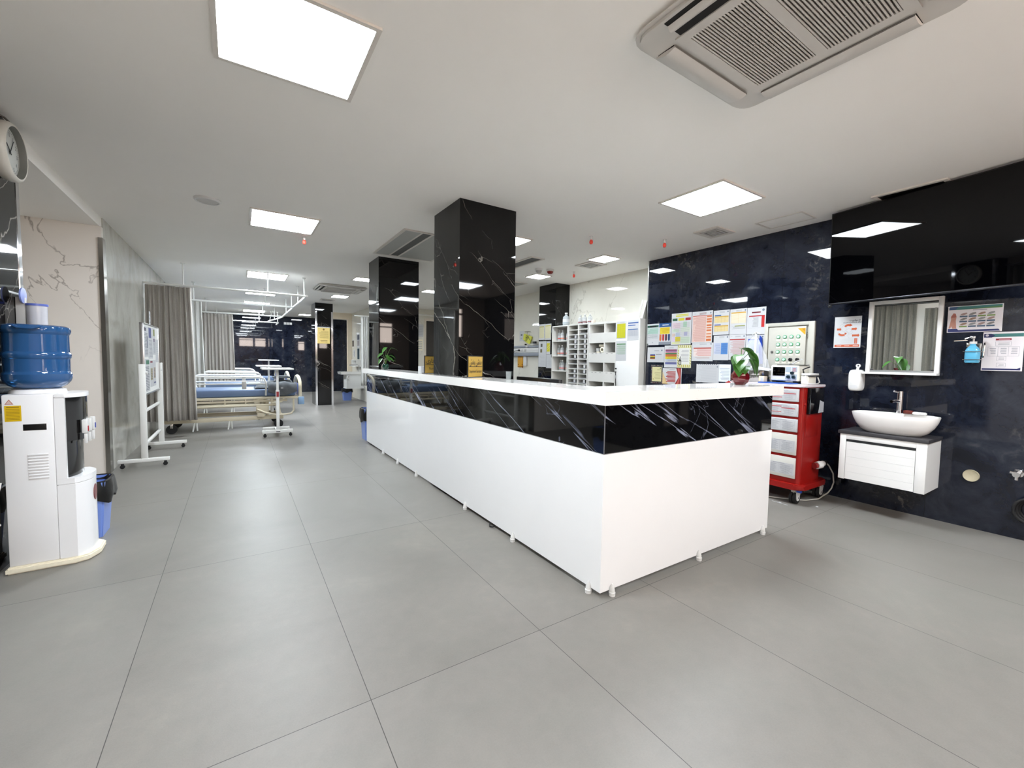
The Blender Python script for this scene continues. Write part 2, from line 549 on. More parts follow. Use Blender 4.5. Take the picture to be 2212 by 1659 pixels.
fr.box((2.25, -1.94, 2.22), (3.25, -1.87, 2.30)).box((2.25, -1.94, 0.0), (3.25, -1.87, 0.08)).box((2.33, -1.94, 1.0), (2.71, -1.87, 1.1)).box((2.79, -1.94, 1.0), (3.17, -1.87, 1.1))
struct('door_frame', fr, mat('brown_window_frame', (60, 46, 40)), parent=d3)
# steel corner guards and edge trims
struct('trim_1', MB().box((-1.215, 6.208, 0), (-1.178, 6.335, 2.53)), STEEL)
struct('trim_2', MB().box((4.975, 4.098, 0), (4.992, 4.108, CEIL)), ALU)

# ------------------------------------------------------------------ pillars
def pillar(label, x0, y0, x1, y1, guards, gz, m):
    r = thing('pillar', label, 'pillar', ((x0 + x1) / 2, (y0 + y1) / 2, 0), None)
    MB().box((x0, y0, 0), (x1, y1, CEIL)).build('cladding', m, r)
    for gx, gy in guards:
        sx = 1 if gx < (x0 + x1) / 2 else -1
        sy = 1 if gy < (y0 + y1) / 2 else -1
        g = MB()
        w = 0.045
        g.box((gx - sx * 0.003, gy - sy * 0.003, gz[0]), (gx + sx * w, gy, gz[1]))
        g.box((gx - sx * 0.003, gy, gz[0]), (gx, gy + sy * w, gz[1]))
        g.build('corner_guard', CHROME, r)
    return r
pillar('black marble pillar nearest the corner of the white counter', 1.706, 3.53, 2.311, 4.12, [], (0, 1), BMARBLE)
pillar('black marble pillar at the far end of the white counter behind the green pot', 1.718, 6.19, 2.316, 6.72, [], (0, 1), BMARBLE)
pillar('black pillar with steel corners standing free in the ward, gold notice on it', 1.765, 12.40, 2.205, 13.1, [(1.765, 12.40), (2.205, 12.40)], (0, 2.53), BMARBLE)
pillar('black marble pillar in the corner behind the open shelf unit', 5.0, 6.24, 5.333, 6.75, [], (0, 1), BMARBLE)
pillar('black glossy pillar at the left edge, wall clock hung on it', -1.75, 3.60, -1.20, 4.20, [(-1.20, 4.20), (-1.20, 3.60)], (0, CEIL), BMARBLE)

# ------------------------------------------------------------------ ceiling fittings
FRAMEW = mat('white_light_frame', (214, 208, 200), 0.4)
def panel_light(x0, y0, x1, y1, label, grp, first=[None, None]):
    w = x1 - x0; d = y1 - y0
    t = thing('ceiling_light', label, 'light', ((x0 + x1) / 2, (y0 + y1) / 2, CEIL), grp)
    f = MB(); b = 0.022; z0 = CEIL - 0.012; z1 = CEIL - 0.0005
    f.box((x0 - b, y0 - b, z0), (x1 + b, y0, z1)).box((x0 - b, y1, z0), (x1 + b, y1 + b, z1))
    f.box((x0 - b, y0, z0), (x0, y1, z1)).box((x1, y0, z0), (x1 + b, y1, z1))
    f.build('frame', FRAMEW, t)
    MB().box((x0 + 0.001, y0 + 0.001, CEIL - 0.008), (x1 - 0.001, y1 - 0.001, CEIL - 0.001)).build('diffuser', LAMP, t)
    return t
GBIG = 'large square ceiling light panels'
GSM = 'small square ceiling light panels'
panel_light(-0.05, 1.98, 0.54, 2.57, 'large square light panel nearest the viewer, upper left of the ceiling', GBIG)
panel_light(0.15, 4.96, 0.75, 5.56, 'large square light panel between the round ceiling speaker and the hanging red sprinkler', GBIG)
panel_light(3.25, 1.98, 3.84, 2.56, 'large square light panel left of the television, beyond the big air conditioner', GBIG)
panel_light(0.18, 8.58, 0.78, 9.21, 'first light panel over the beds, the one crossed by a curtain rail hanger', GBIG)
panel_light(0.19, 11.0, 0.77, 11.65, 'second light panel over the beds, cut by the nearest curtain rail', GBIG)
panel_light(0.19, 13.35, 0.77, 13.95, 'third light panel over the beds', GBIG)
panel_light(0.19, 15.7, 0.77, 16.3, 'farthest light panel over the beds, next to the navy back wall', GBIG)
panel_light(3.42, -0.8, 4.02, -0.2, 'square light panel behind the viewer, seen reflected in the black pillar', GBIG)
panel_light(0.0, -0.8, 0.6, -0.2, 'added light panel behind the viewer, unseen, brightening the dispenser side', GBIG)  # unseen panel added to brighten the near part of the room
panel_light(4.21, 4.23, 4.51, 4.53, 'small light panel above the cubby cabinet, beside the square air vent', GSM)
panel_light(4.22, 5.80, 4.52, 6.10, 'small light panel above the open shelf unit, below the smoke detectors', GSM)
panel_light(2.68, 4.22, 2.98, 4.52, 'small light panel half hidden by the nearer counter pillar, on its right', GSM)
panel_light(3.36, 8.5, 3.66, 8.8, 'small light panel seen in the gap between the two counter pillars', GSM)
panel_light(1.83, 8.0, 2.13, 8.3, 'small light panel just left of the far counter pillar', GSM)
panel_light(1.91, 10.55, 2.23, 10.95, 'small light panel between the far air conditioner and the ward pillar', GSM)
panel_light(1.80, 16.0, 2.15, 16.4, 'small light panel left of the ward pillar, by the navy back wall', GSM)

def cassette(label, cx, cy, s=0.94):
    t = thing('air_conditioner', label, 'air conditioner', (cx, cy, CEIL), 'ceiling cassette air conditioners')
    h = s / 2
    body = mat('conditioner_white', (196, 192, 186), 0.5)
    mb = MB()
    pts = []
    for sx, sy in ((1, 1), (-1, 1), (-1, -1), (1, -1)):
        a0 = {(1, 1): 0, (-1, 1): 90, (-1, -1): 180, (1, -1): 270}[(sx, sy)]
        for k in range(5):
            a = math.radians(a0 + k * 22.5)
            pts.append((cx + sx * (h - 0.09) + 0.09 * math.cos(a), cy + sy * (h - 0.09) + 0.09 * math.sin(a)))
    mb.prism(pts, CEIL - 0.035, CEIL - 0.0005, 0, 0.02)
    mb.build('casing', body, t, sharp=50)
    # four outlets along the sides: slot and curved flap
    for k in range(4):
        R = Matrix.Translation((cx, cy, 0)) @ Matrix.Rotation(k * PI / 2, 4, 'Z')
        MB().box((-0.30, h - (0.145 if k == 1 else 0.118), CEIL - 0.0365), (0.30, h - 0.035, CEIL - 0.0345), 0, M=R).build('outlet', DARK, t)
        f = MB()
        n = 6
        rows = []
        for i in range(n + 1):
            u = i / n
            rows.append((h - (0.095 if k == 1 else 0.124) + u * (0.04 if k == 1 else 0.10), CEIL - 0.046 - 0.012 * math.sin(PI * u) + 0.006 * u))
        for (ya, za), (yb, zb) in zip(rows, rows[1:]):
            f.poly([R @ Vector(q) for q in ((-0.298, ya, za), (0.298, ya, za), (0.298, yb, zb), (-0.298, yb, zb))])
        top = [(rows[0][0], rows[0][1] + 0.006), (rows[-1][0], rows[-1][1] + 0.006)]
        f.poly([R @ Vector(q) for q in ((-0.298, top[0][0], top[0][1]), (0.298, top[0][0], top[0][1]), (0.298, top[1][0], top[1][1]), (-0.298, top[1][0], top[1][1]))])
        for e in (-0.298, 0.298):
            f.poly([R @ Vector((e, y_, z_)) for y_, z_ in rows] + [R @ Vector((e, top[1][0], top[1][1])), R @ Vector((e, top[0][0], top[0][1]))])
        bmesh.ops.remove_doubles(f.bm, verts=f.bm.verts, dist=1e-5)
        f.build('flap', body, t, sharp=60)
    # return grille in two slatted halves
    g = 0.325
    mb = MB()
    z1 = CEIL - 0.034; z0 = CEIL - 0.042
    mb.box((cx - g, cy - g, z0), (cx + g, cy - g + 0.045, z1)).box((cx - g, cy + g - 0.045, z0), (cx + g, cy + g, z1))
    mb.box((cx - g, cy - g + 0.045, z0), (cx - g + 0.045, cy + g - 0.045, z1)).box((cx + g - 0.045, cy - g + 0.045, z0), (cx + g, cy + g - 0.045, z1))
    mb.box((cx - g + 0.045, cy - 0.022, z0), (cx + g - 0.045, cy + 0.022, z1))
    mb.build('return_grille', body, t)
    sl = MB()
    n = 20
    for half in (-1, 1):
        a = 0.022; b = g - 0.045
        for i in range(n):
            y = cy + half * (a + (b - a) * (i + 0.5) / n)
            sl.box((cx - g + 0.045, y - 0.0031, z0 + 0.0005), (cx + g - 0.045, y + 0.0031, z1 - 0.004))
        for j in range(1, 4):
            x = cx - g + 0.045 + (2 * g - 0.09) * j / 4
            sl.box((x - 0.0015, cy + half * a, z0 + 0.005), (x + 0.0015, cy + half * b, z1 - 0.001))
    sl.build('grille_slats', body, t)
    MB().box((cx - g + 0.045, cy - g + 0.045, z1 - 0.001), (cx + g - 0.045, cy + g - 0.045, z1 + 0.001)).build('filter', mat('shade_dark_filter', (38, 35, 32), 0.9), t)  # filter coloured near black to stand for the shade between the slats
    return t
AC = cassette('big white ceiling air conditioner with slatted grille, nearest the viewer', 1.958, 0.92)
dup(AC, (1.83, 9.50, CEIL), 'white ceiling air conditioner far off, in front of the ward pillar')

def square_vent(label, x0, y0, x1, y1):
    t = thing('air_vent', label, 'vent', ((x0 + x1) / 2, (y0 + y1) / 2, CEIL), 'square ceiling air vents')
    f = MB(); b = 0.045
    cx, cy = (x0 + x1) / 2, (y0 + y1) / 2
    def ring(mb, a0, z0, a1, z1, w):
        pass
    hw, hd = (x1 - x0) / 2, (y1 - y0) / 2
    z0 = CEIL - 0.014; z1 = CEIL - 0.0005
    f.box((x0, y0, z0), (x1, y0 + b, z1)).box((x0, y1 - b, z0), (x1, y1, z1)).box((x0, y0 + b, z0), (x0 + b, y1 - b, z1)).box((x1 - b, y0 + b, z0), (x1, y1 - b, z1))
    f.build('frame', FRAMEW, t)
    MB().box((x0 + b, y0 + b, CEIL - 0.004), (x1 - b, y1 - b, CEIL - 0.0005)).build('backing', DARK, t)
    s = MB()
    for k in (0.62, 0.36):
        w = hw * k; d = hd * k
        for (ax, ay, bx, by) in ((-w, -d, w, -d + 0.018), (-w, d - 0.018, w, d), (-w, -d + 0.018, -w + 0.018, d - 0.018), (w - 0.018, -d + 0.018, w, d - 0.018)):
            s.box((cx + ax, cy + ay, CEIL - 0.018), (cx + bx, cy + by, CEIL - 0.005))
    s.box((cx - hw * 0.16, cy - hd * 0.16, CEIL - 0.018), (cx + hw * 0.16, cy + hd * 0.16, CEIL - 0.005))
    s.build('louvre', GREYP, t)
    return t
square_vent('square air vent in the ceiling by the navy wall, left of the flush hatch', 4.27, 2.64, 4.61, 2.93)
square_vent('square air vent beside the small light above the cubby cabinet', 4.31, 4.60, 4.64, 4.94)
square_vent('square air vent above the steel cornered ward pillar', 1.77, 11.45, 2.10, 11.75)
def hatch(label, x0, y0, x1, y1):
    t = thing('access_hatch', label, 'hatch', ((x0 + x1) / 2, (y0 + y1) / 2, CEIL))
    f = MB(); b = 0.018; z0 = CEIL - 0.007; z1 = CEIL - 0.0005
    f.box((x0, y0, z0), (x1, y0 + b, z1)).box((x0, y1 - b, z0), (x1, y1, z1)).box((x0, y0 + b, z0), (x0 + b, y1 - b, z1)).box((x1 - b, y0 + b, z0), (x1, y1 - b, z1))
    f.build('frame', FRAMEW, t)
    MB().box((x0 + b + 0.004, y0 + b + 0.004, CEIL - 0.004), (x1 - b - 0.004, y1 - b - 0.004, CEIL - 0.0005)).build('panel', CEILP, t)
hatch('flush rectangular hatch in the ceiling close to the navy wall, left of the television', 4.50, 1.94, 4.81, 2.38)
def slot_vent(label, x0, y0, x1, y1, strips, frame=0.03):
    t = thing('linear_vent', label, 'vent', ((x0 + x1) / 2, (y0 + y1) / 2, CEIL))
    f = MB(); b = frame; z0 = CEIL - 0.012; z1 = CEIL - 0.0005
    f.box((x0, y0, z0), (x1, y0 + b, z1)).box((x0, y1 - b, z0), (x1, y1, z1)).box((x0, y0 + b, z0), (x0 + b, y1 - b, z1)).box((x1 - b, y0 + b, z0), (x1, y1 - b, z1))
    f.build('frame', FRAMEW, t)
    for nm, a, c, m in strips:
        MB().box((a, y0 + b, CEIL - (0.004 if nm == 'slot' else 0.009)), (c, y1 - b, CEIL - 0.0005)).build(nm, m, t)
    return t
PANG = mat('grey_vent_panel', (168, 168, 164), 0.5)
slot_vent('large grey panelled air outlet in the ceiling between the two counter pillars', 1.59, 4.70, 2.45, 6.02, [('panel', 1.622, 1.80, PANG), ('divider', 1.801, 1.825, FRAMEW), ('slot', 1.826, 1.93, mat('slot_grey', (92, 92, 90), 0.8)), ('divider', 1.931, 1.955, FRAMEW), ('panel', 1.956, 2.418, PANG)])
slot_vent('narrow dark slot outlet in the ceiling right of the nearer counter pillar', 3.46, 4.88, 3.70, 5.75, [('slot', 3.50, 3.66, mat('slot_grey', (92, 92, 90)))])
slot_vent('open black slot outlet in the ceiling above the television', 4.58, 0.98, 4.90, 1.45, [('slot', 4.612, 4.868, BLACK)])
slot_vent('pale slot outlet in the ceiling beyond the smoke detectors', 3.5, 6.6, 4.6, 7.1, [('panel', 3.54, 4.56, PANG)])
t = thing('ceiling_speaker', 'round white ceiling speaker at the left, near a light panel', 'speaker', (-0.209, 4.95, CEIL))
MB().lathe([(0.0, -0.018), (0.085, -0.018), (0.088, -0.0005)], (-0.209, 4.95, CEIL), 36).build('grille', mat('speaker_grille', (206, 204, 200), 0.6), t)
MB().lathe([(0.088, -0.0005), (0.088, -0.021), (0.098, -0.021), (0.108, -0.008), (0.108, -0.0005)], (-0.209, 4.95, CEIL), 36).build('rim', WHITEP, t)
def detector(label, x, y, red):
    t = thing('smoke_detector', label, 'smoke detector', (x, y, CEIL))
    MB().lathe([(0, -0.0005), (0.062, -0.0005), (0.06, -0.028), (0.05, -0.032), (0, -0.032)], (x, y, CEIL), 28).build('base', WHITEP, t)
    MB().lathe([(0.05, -0.0325), (0.047, -0.05), (0.03, -0.068), (0.0, -0.072)], (x, y, CEIL), 28).build('sensor_head', mat('detector_red', (120, 28, 18), 0.35) if red else GREYP, t)
detector('grey capped smoke detector beside the red one', 4.02, 5.46, False)
detector('round detector with dark red dome, near the small light panel', 4.20, 5.40, True)
REDG = mat('sprinkler_red', (232, 72, 56), 0.35)
def sprinkler(label, x, y):
    t = thing('fire_sprinkler', label, 'sprinkler', (x, y, CEIL), 'red ceiling sprinklers')
    MB().cyl((x, y, CEIL - 0.006), (x, y, CEIL - 0.0005), 0.022).cyl((x, y, CEIL - 0.038), (x, y, CEIL - 0.006), 0.012).build('socket', WHITEP, t)
    MB().lathe([(0.0, -0.092), (0.014, -0.09), (0.021, -0.074), (0.02, -0.058), (0.013, -0.042), (0.0, -0.038)], (x, y, CEIL), 16).build('cap', REDG, t)
sprinkler('red sprinkler hanging just past the second large light panel on the left', 0.705, 5.75)
sprinkler('red sprinkler hanging alone right of the nearer counter pillar', 3.469, 3.70)
sprinkler('red sprinkler hanging closest to the navy wall, left of the square vent', 4.254, 3.29)
sprinkler('red sprinkler hanging beside the red domed detector', 4.61, 5.30)

# ------------------------------------------------------------------ the nurses' counter
CX0, CY0, CX1, CY1 = 1.652, 1.619, 3.452, 6.62
ct = thing('reception_counter', 'long white L-shaped counter with black marble band and white top', 'counter', (2.4, 3.0, 0))
mb = MB()
mb.box((CX0, CY0, 0.03), (CX0 + 0.02, CY1, 0.80)).box((CX0 + 0.02, CY0, 0.03), (CX1, CY0 + 0.02, 0.80)).box((CX1 - 0.02, CY0 + 0.02, 0.03), (CX1, 1.95, 0.80))
mb.box((CX0 + 0.02, CY1 - 0.02, 0.03), (1.70, CY1, 0.80))
mb.build('front_panel', WHITEG, ct)
mb = MB()
e = 0.006
mb.box((CX0 + e, CY0 + e, 0.803), (CX0 + 0.03, CY1 - 0.004, 1.072)).box((CX0 + 0.03, CY0 + e, 0.803), (CX1 - e, CY0 + 0.03, 1.072)).box((CX1 - 0.03, CY0 + 0.03, 0.803), (CX1 - e, 1.95, 1.072))
mb.build('marble_band', BAND, ct)
MB().box((CX0 + e - 0.0015, CY0 + e - 0.0015, 0.803), (CX0 + e + 0.003, CY0 + e + 0.003, 1.072)).build('corner_trim', mat('grey_corner_trim', (96, 96, 100), 0.3), ct)
mb = MB()
zt0, zt1 = 1.074, 1.145
mb.box((1.60, 1.567, zt0), (1.704, 6.68, zt1)).box((1.704, 1.567, zt0), (1.91, 3.528, zt1)).box((1.704, 4.122, zt0), (1.91, 6.188, zt1))
mb.box((1.91, 1.567, zt0), (3.49, 1.97, zt1))
mb.build('countertop', QUARTZ, ct)
MB().box((1.70, 2.0, 0.72), (2.45, 3.5, 0.75)).box((1.70, 2.0, 0.03), (1.72, 3.5, 0.72)).box((2.41, 2.0, 0.0), (2.45, 2.04, 0.72)).box((2.41, 3.46, 0.0), (2.45, 3.5, 0.72)).build('desk_shelf', WHITE, ct)
for fx, fy in [(1.642, 1.70), (1.735, 1.608), (2.546, 1.608), (3.366, 1.608), (1.642, 2.484), (1.642, 3.244), (1.642, 4.44), (1.642, 5.09), (1.642, 5.71), (1.70, 6.55), (3.41, 1.93)]:
    MB().lathe([(0, 0.0), (0.018, 0.0), (0.019, 0.020), (0.0155, 0.023), (0.0155, 0.034), (0.012, 0.050), (0.005, 0.066), (0, 0.069)], (fx, fy, 0), 18).build('foot', WHITEP, ct)
MB().tube([(1.66, 2.83, 0.03), (1.645, 2.82, 0.012), (1.63, 2.79, 0.008), (1.64, 2.76, 0.012), (1.66, 2.75, 0.03)], 0.005, 8).build('cable_loop', BLACKR, ct)

# plants
def leaf(mb, base, direc, length, width, droop=0.5, m=0, up=(0, 0, 1)):
    b = Vector(base); d = Vector(direc).normalized()
    s = d.cross(Vector(up))
    s = s.normalized() if s.length > 1e-4 else Vector((1, 0, 0))
    n = s.cross(d).normalized()
    rows = []
    prof = [(0.0, 0.10), (0.04, 0.62), (0.14, 0.95), (0.3, 1.0), (0.5, 0.84), (0.7, 0.55), (0.86, 0.27), (1.0, 0.0)]
    for t, w in prof:
        c = b + d * (length * t) - n * (droop * length * t * t)
        if t == 0.04: c = c - d * (length * 0.07)
        row = []
        for k in (-1, -0.5, 0, 0.5, 1):
            row.append(c + s * (k * w * width * 0.5) + n * (abs(k) * w * width * 0.12))
        rows.append(row)
    top = [[mb.bm.verts.new(p) for p in r] for r in rows]
    bot = [[mb.bm.verts.new(p - n * 0.0012) for p in r] for r in rows]
    for g, rev in ((top, False), (bot, True)):
        for A, B in zip(g, g[1:]):
            for k in range(4):
                q = [A[k], A[k + 1], B[k + 1], B[k]]
                f = mb.bm.faces.new(q[::-1] if rev else q)
                f.material_index = m
    for A, B, C, D in zip(top, top[1:], bot, bot[1:]):
        mb.bm.faces.new((A[0], B[0], D[0], C[0])); mb.bm.faces.new((A[-1], C[-1], D[-1], B[-1]))
    return mb
def plant(name, label, loc, potprof, potmat, leaves, seg=24, rot=0.0, neck=0.05):
    t = thing(name, label, 'plant', loc)
    x, y, z = loc
    MB().lathe(potprof, loc, seg, rot=rot).build('pot', potmat, t, sharp=25 if seg < 16 else 50)
    for (dx, dy, dz), (lx, ly, lz), ln, wd, dr in leaves:
        p0 = Vector((x, y, z + neck)); p1 = Vector((x + dx, y + dy, z + dz))
        mid = p0.lerp(p1, 0.5) + Vector((-dx * 0.18, -dy * 0.18, 0.02))
        MB().tube([p0, mid, p1], 0.0024, 6).build('stem', STEM, t)
        leaf(MB(), (0, 0, 0), (1, 0, 0), 1, 1) if False else None
        mbl = MB(); leaf(mbl, p1, (lx, ly, lz), ln, wd, dr); mbl.build('leaf', LEAF, t, sharp=80)
    return t
redprof = [(0, 0.0), (0.036, 0.0), (0.058, 0.022), (0.067, 0.052), (0.063, 0.078), (0.042, 0.108), (0.031, 0.122), (0.036, 0.142), (0.031, 0.140), (0.027, 0.12), (0.0, 0.11)]
plant('vase_plant', 'pothos in a faceted red glass vase on the short leg of the counter', (3.225, 1.76, 1.1455), redprof, REDGLASS, [
    ((-0.05, -0.03, 0.185), (-0.75, -0.35, -0.42), 0.13, 0.095, 0.25), ((0.0, 0.0, 0.275), (0.75, -0.2, -0.05), 0.16, 0.085, 0.45),
    ((0.04, -0.04, 0.245), (0.45, -0.25, -0.75), 0.16, 0.105, 0.15), ((0.0, -0.06, 0.19), (0.25, -0.35, -0.85), 0.12, 0.095, 0.1),
    ((-0.06, -0.02, 0.16), (-0.5, -0.3, -0.75), 0.12, 0.085, 0.1), ((0.07, -0.05, 0.18), (0.3, -0.25, -0.9), 0.12, 0.085, 0.1),
    ((-0.03, 0.0, 0.225), (-0.85, -0.3, -0.3), 0.12, 0.075, 0.3), ((0.05, 0.05, 0.22), (0.5, 0.6, -0.5), 0.12, 0.085, 0.2),
    ((-0.03, -0.05, 0.14), (-0.75, -0.4, -0.5), 0.10, 0.075, 0.1), ((0.02, -0.02, 0.26), (0.1, -0.65, -0.35), 0.09, 0.07, 0.3)],
    seg=9, neck=0.12)
greenprof = [(0, 0), (0.03, 0), (0.043, 0.02), (0.047, 0.045), (0.042, 0.07), (0.034, 0.08), (0.030, 0.078), (0.0, 0.07)]
plant('potted_pothos', 'young pothos in a small dark green pot near the far counter end', (1.762, 6.0, 1.1455), greenprof, GREENPOT, [
    ((-0.05, -0.02, 0.225), (-0.75, -0.3, -0.5), 0.11, 0.075, 0.1), ((0.01, 0.0, 0.31), (-0.62, -0.35, -0.55), 0.12, 0.07, 0.15),
    ((0.07, 0.0, 0.30), (0.85, -0.2, 0.15), 0.09, 0.055, 0.5), ((0.06, -0.01, 0.20), (0.75, -0.4, -0.35), 0.09, 0.065, 0.2),
    ((0.0, -0.03, 0.20), (0.3, -0.5, -0.75), 0.11, 0.07, 0.1), ((0.03, -0.02, 0.13), (0.9, -0.3, 0.2), 0.10, 0.06, 0.35),
    ((-0.06, -0.01, 0.15), (-0.55, -0.3, -0.7), 0.10, 0.06, 0.1), ((0.03, -0.03, 0.17), (0.6, -0.6, -0.4), 0.10, 0.07, 0.2)], neck=0.07)

# engraved gold plaques
def plaque(name, label, loc, rz, w, h, ar, en):
    t = thing(name, label, 'sign', (0, 0, 0), 'gold desk plaques')
    MB().box((-w / 2 - 0.008, -0.006, 0.0), (w / 2 + 0.008, 0.0045, h + 0.008), bev=0.001).build('backing', BLACK, t)
    MB().box((-w / 2, -0.0085, 0.006), (w / 2, -0.0061, h)).build('gold_face', GOLD, t)
    k = Matrix.Translation((0, -0.0091, 0)) @ Matrix.Rotation(PI / 2, 4, 'X')
    mb = MB().text(ar, Matrix.Translation((0, 0, h * 0.70)) @ k, 0, 0.078, 0.0014, fit=(w * 0.84, h * 0.36))
    mb.box((-w / 2 + 0.004, -0.0093, h * 0.505), (w / 2 - 0.004, -0.0087, h * 0.53))
    mb.text(en, Matrix.Translation((0, 0, h * 0.27)) @ k, 0, 0.042, 0.0002, fit=(w * (0.88 if len(en) > 8 else 0.5), h * 0.20))
    mb.build('lettering', pc(20, 16, 10), t)
    MB().box((-w / 2 - 0.008, 0.0046, 0.0), (w / 2 + 0.008, 0.05, 0.006)).build('stand', BLACK, t)
    return place(t, loc, rz)
# Persian words in their joined letter shapes, written right to left
P1 = '\uFEB6\uFEA8\uFE91 \uFBFD\uFEB8\uFEE8\uFEE3'
P2 = '\uFBFC\uFEAD\uFE8E\uFE98\uFEB3\uFEAE\uFB58'
plaque('desk_plaque', 'gold plaque reading Department Secretary, in front of the nearer pillar', (1.785, 3.36, 1.1455), math.radians(24), 0.20, 0.185, P1, 'Department Secretary')
plaque('desk_plaque', 'gold nursing plaque half hidden by the nearer pillar', (1.795, 4.36, 1.1455), math.radians(6), 0.19, 0.185, P2, 'Nursing')
b = MB().box((1.688, 4.44, 1.1455), (1.77, 4.52, 1.22), bev=0.003).build('tissue_box', PAPER, None, (1.729, 4.48, 1.1455))
tag(b, 'plain white box on the counter beside the half hidden plaque', 'box')
t = thing('drinking_glass', 'clear glass on the counter against the nearer pillar', 'glass', (1.87, 2.93, 1.1455))
MB().lathe([(0, 0), (0.020, 0), (0.024, 0.065), (0.0225, 0.065), (0.0185, 0.006), (0, 0.006)], (1.87, 2.93, 1.1455), 20).build('tumbler', mat('tumbler_glass', (170, 178, 178), 0.05, alpha=0.22, vary=0), t)
# computer monitor behind the counter
t = thing('computer_monitor', 'black computer monitor, its top edge showing above the counter', 'monitor', (2.2, 2.97, 0.75))
MB().box((2.18, 2.66, 0.82), (2.22, 3.28, 1.155), bev=0.006).build('screen_housing', BLACK, t)
MB().box((2.2205, 2.68, 0.84), (2.2225, 3.26, 1.14)).build('screen', SCREEN, t)
MB().box((2.165, 2.94, 0.76), (2.178, 3.0, 0.95)).box((2.10, 2.86, 0.7505), (2.28, 3.08, 0.76)).build('stand', BLACK, t)
# bin beside the far end of the counter
def bin_(name, label, cx, cy, w, h, bagmat=BAGBLK, grp=None, drop=0.16):
    t = thing(name, label, 'bin', (cx, cy, 0), grp)
    a = w * 0.40; b = w * 0.5
    mb = MB()
    pr = lambda k: [(cx + k * sx * 1.0, cy + k * sy * 1.0) for sx, sy in ((-1, -1), (1, -1), (1, 1), (-1, 1))]
    A = [mb.bm.verts.new((x, y, 0.001)) for x, y in pr(a)]
    B = [mb.bm.verts.new((x, y, h)) for x, y in pr(b)]
    C = [mb.bm.verts.new((x, y, h)) for x, y in pr(b - 0.012)]
    D = [mb.bm.verts.new((x, y, 0.02)) for x, y in pr(a - 0.012)]
    for P, Q in ((A, B), (B, C), (C, D)):
        for i in range(4):
            mb.bm.faces.new((P[i], P[(i + 1) % 4], Q[(i + 1) % 4], Q[i]))
    mb.bm.faces.new(A[::-1]); mb.bm.faces.new(D)
    es = [e for e in mb.bm.edges if abs(e.verts[0].co.z - e.verts[1].co.z) > 0.1]
    bmesh.ops.bevel(mb.bm, geom=es, offset=0.012, segments=3, affect='EDGES')
    mb.build('bucket', BLUEB, t)
    g = MB()
    n = 40
    R = []
    for j, (k, z) in enumerate(((-0.02, h - 0.03), (0.0, h + 0.006), (0.014, h + 0.002), (0.020, h - drop * 0.35), (0.026, h - drop * 0.75), (0.017, h - drop))):
        ring = []
        for i in range(n):
            a2 = 2 * PI * i / n
            c, s = math.cos(a2), math.sin(a2)
            q = (abs(c) ** 5 + abs(s) ** 5) ** (-0.2)
            rr = (b * q + k + (0.006 * math.sin(7 * a2 + j) if j > 2 else 0))
            ring.append(g.bm.verts.new((cx + c * rr, cy + s * rr, z + (0.02 * math.sin(5 * a2 + 1) if j == 5 else 0))))
        R.append(ring)
    for P, Q in zip(R, R[1:]):
        for i in range(n):
            g.bm.faces.new((P[i], P[(i + 1) % n], Q[(i + 1) % n], Q[i]))
    g.build('bin_bag', bagmat, t, sharp=60)
    return t
bin_('waste_bin', 'blue bin with a black bag at the far end of the counter', 1.80, 6.90, 0.30, 0.50, grp='blue waste bins', drop=0.20)
bin_('waste_bin', 'blue bin with a black bag under the ward wash basin', 2.80, 13.55, 0.26, 0.36, grp='blue waste bins', drop=0.10)
wb = bin_('waste_bin', 'light blue bin with a black bag beside the water dispenser', -0.93, 4.14, 0.27, 0.40, grp='blue waste bins', drop=0.14)

# ------------------------------------------------------------------ left edge: clock, water dispenser
t = thing('wall_clock', 'round white wall clock on the black pillar at the left edge', 'clock', (-1.1995, 3.935, 2.53))
RX = Matrix.Translation((-1.1995, 3.935, 2.53)) @ Matrix.Rotation(PI / 2, 4, 'Y') @ Matrix.Rotation(PI / 2, 4, 'Z')
MB().lathe([(0.0, 0.0), (0.150, 0.0), (0.166, 0.012), (0.174, 0.040), (0.173, 0.062), (0.166, 0.076), (0.157, 0.081), (0.150, 0.080)], (0, 0, 0), 56, M=RX).build('case', mat('clock_ivory', (204, 199, 188), 0.35), t)
MB().lathe([(0.1498, 0.080), (0.146, 0.070), (0.1445, 0.045)], (0, 0, 0), 56, M=RX).build('inner_ring', mat('clock_ring_shade', (112, 112, 106), 0.5), t)  # shade inside the clock recess is put into this grey
MB().lathe([(0.0, 0.046), (0.144, 0.046)], (0, 0, 0), 48, M=RX).build('dial', mat('clock_dial', (188, 188, 182), 0.6), t)
mb = MB()
for k in range(12):
    a = 2 * PI * (k + 1) / 12
    mb.text(str(k + 1), RX @ Matrix.Translation((0.104 * math.sin(a), 0.104 * math.cos(a), 0.0475)), 0, 0.034)
for k in range(60):
    a = 2 * PI * k / 60
    R = RX @ Matrix.Rotation(-a, 4, 'Z')
    mb.box((-0.0008, 0.123, 0.0468), (0.0008, 0.130, 0.0472), M=R)
mb.build('numerals', pc(30, 30, 30), t)
for ang, ln, w in ((-52, 0.062, 0.0035), (32, 0.096, 0.0026)):
    R = RX @ Matrix.Rotation(math.radians(-ang), 4, 'Z')
    MB().box((-w, -0.018, 0.050), (w, ln, 0.052), M=R).build('hand', pc(20, 20, 20), t)
MB().lathe([(0, 0.0525), (0.007, 0.0525), (0.007, 0.0485)], (0, 0, 0), 16, M=RX).build('hub', pc(20, 20, 20), t)
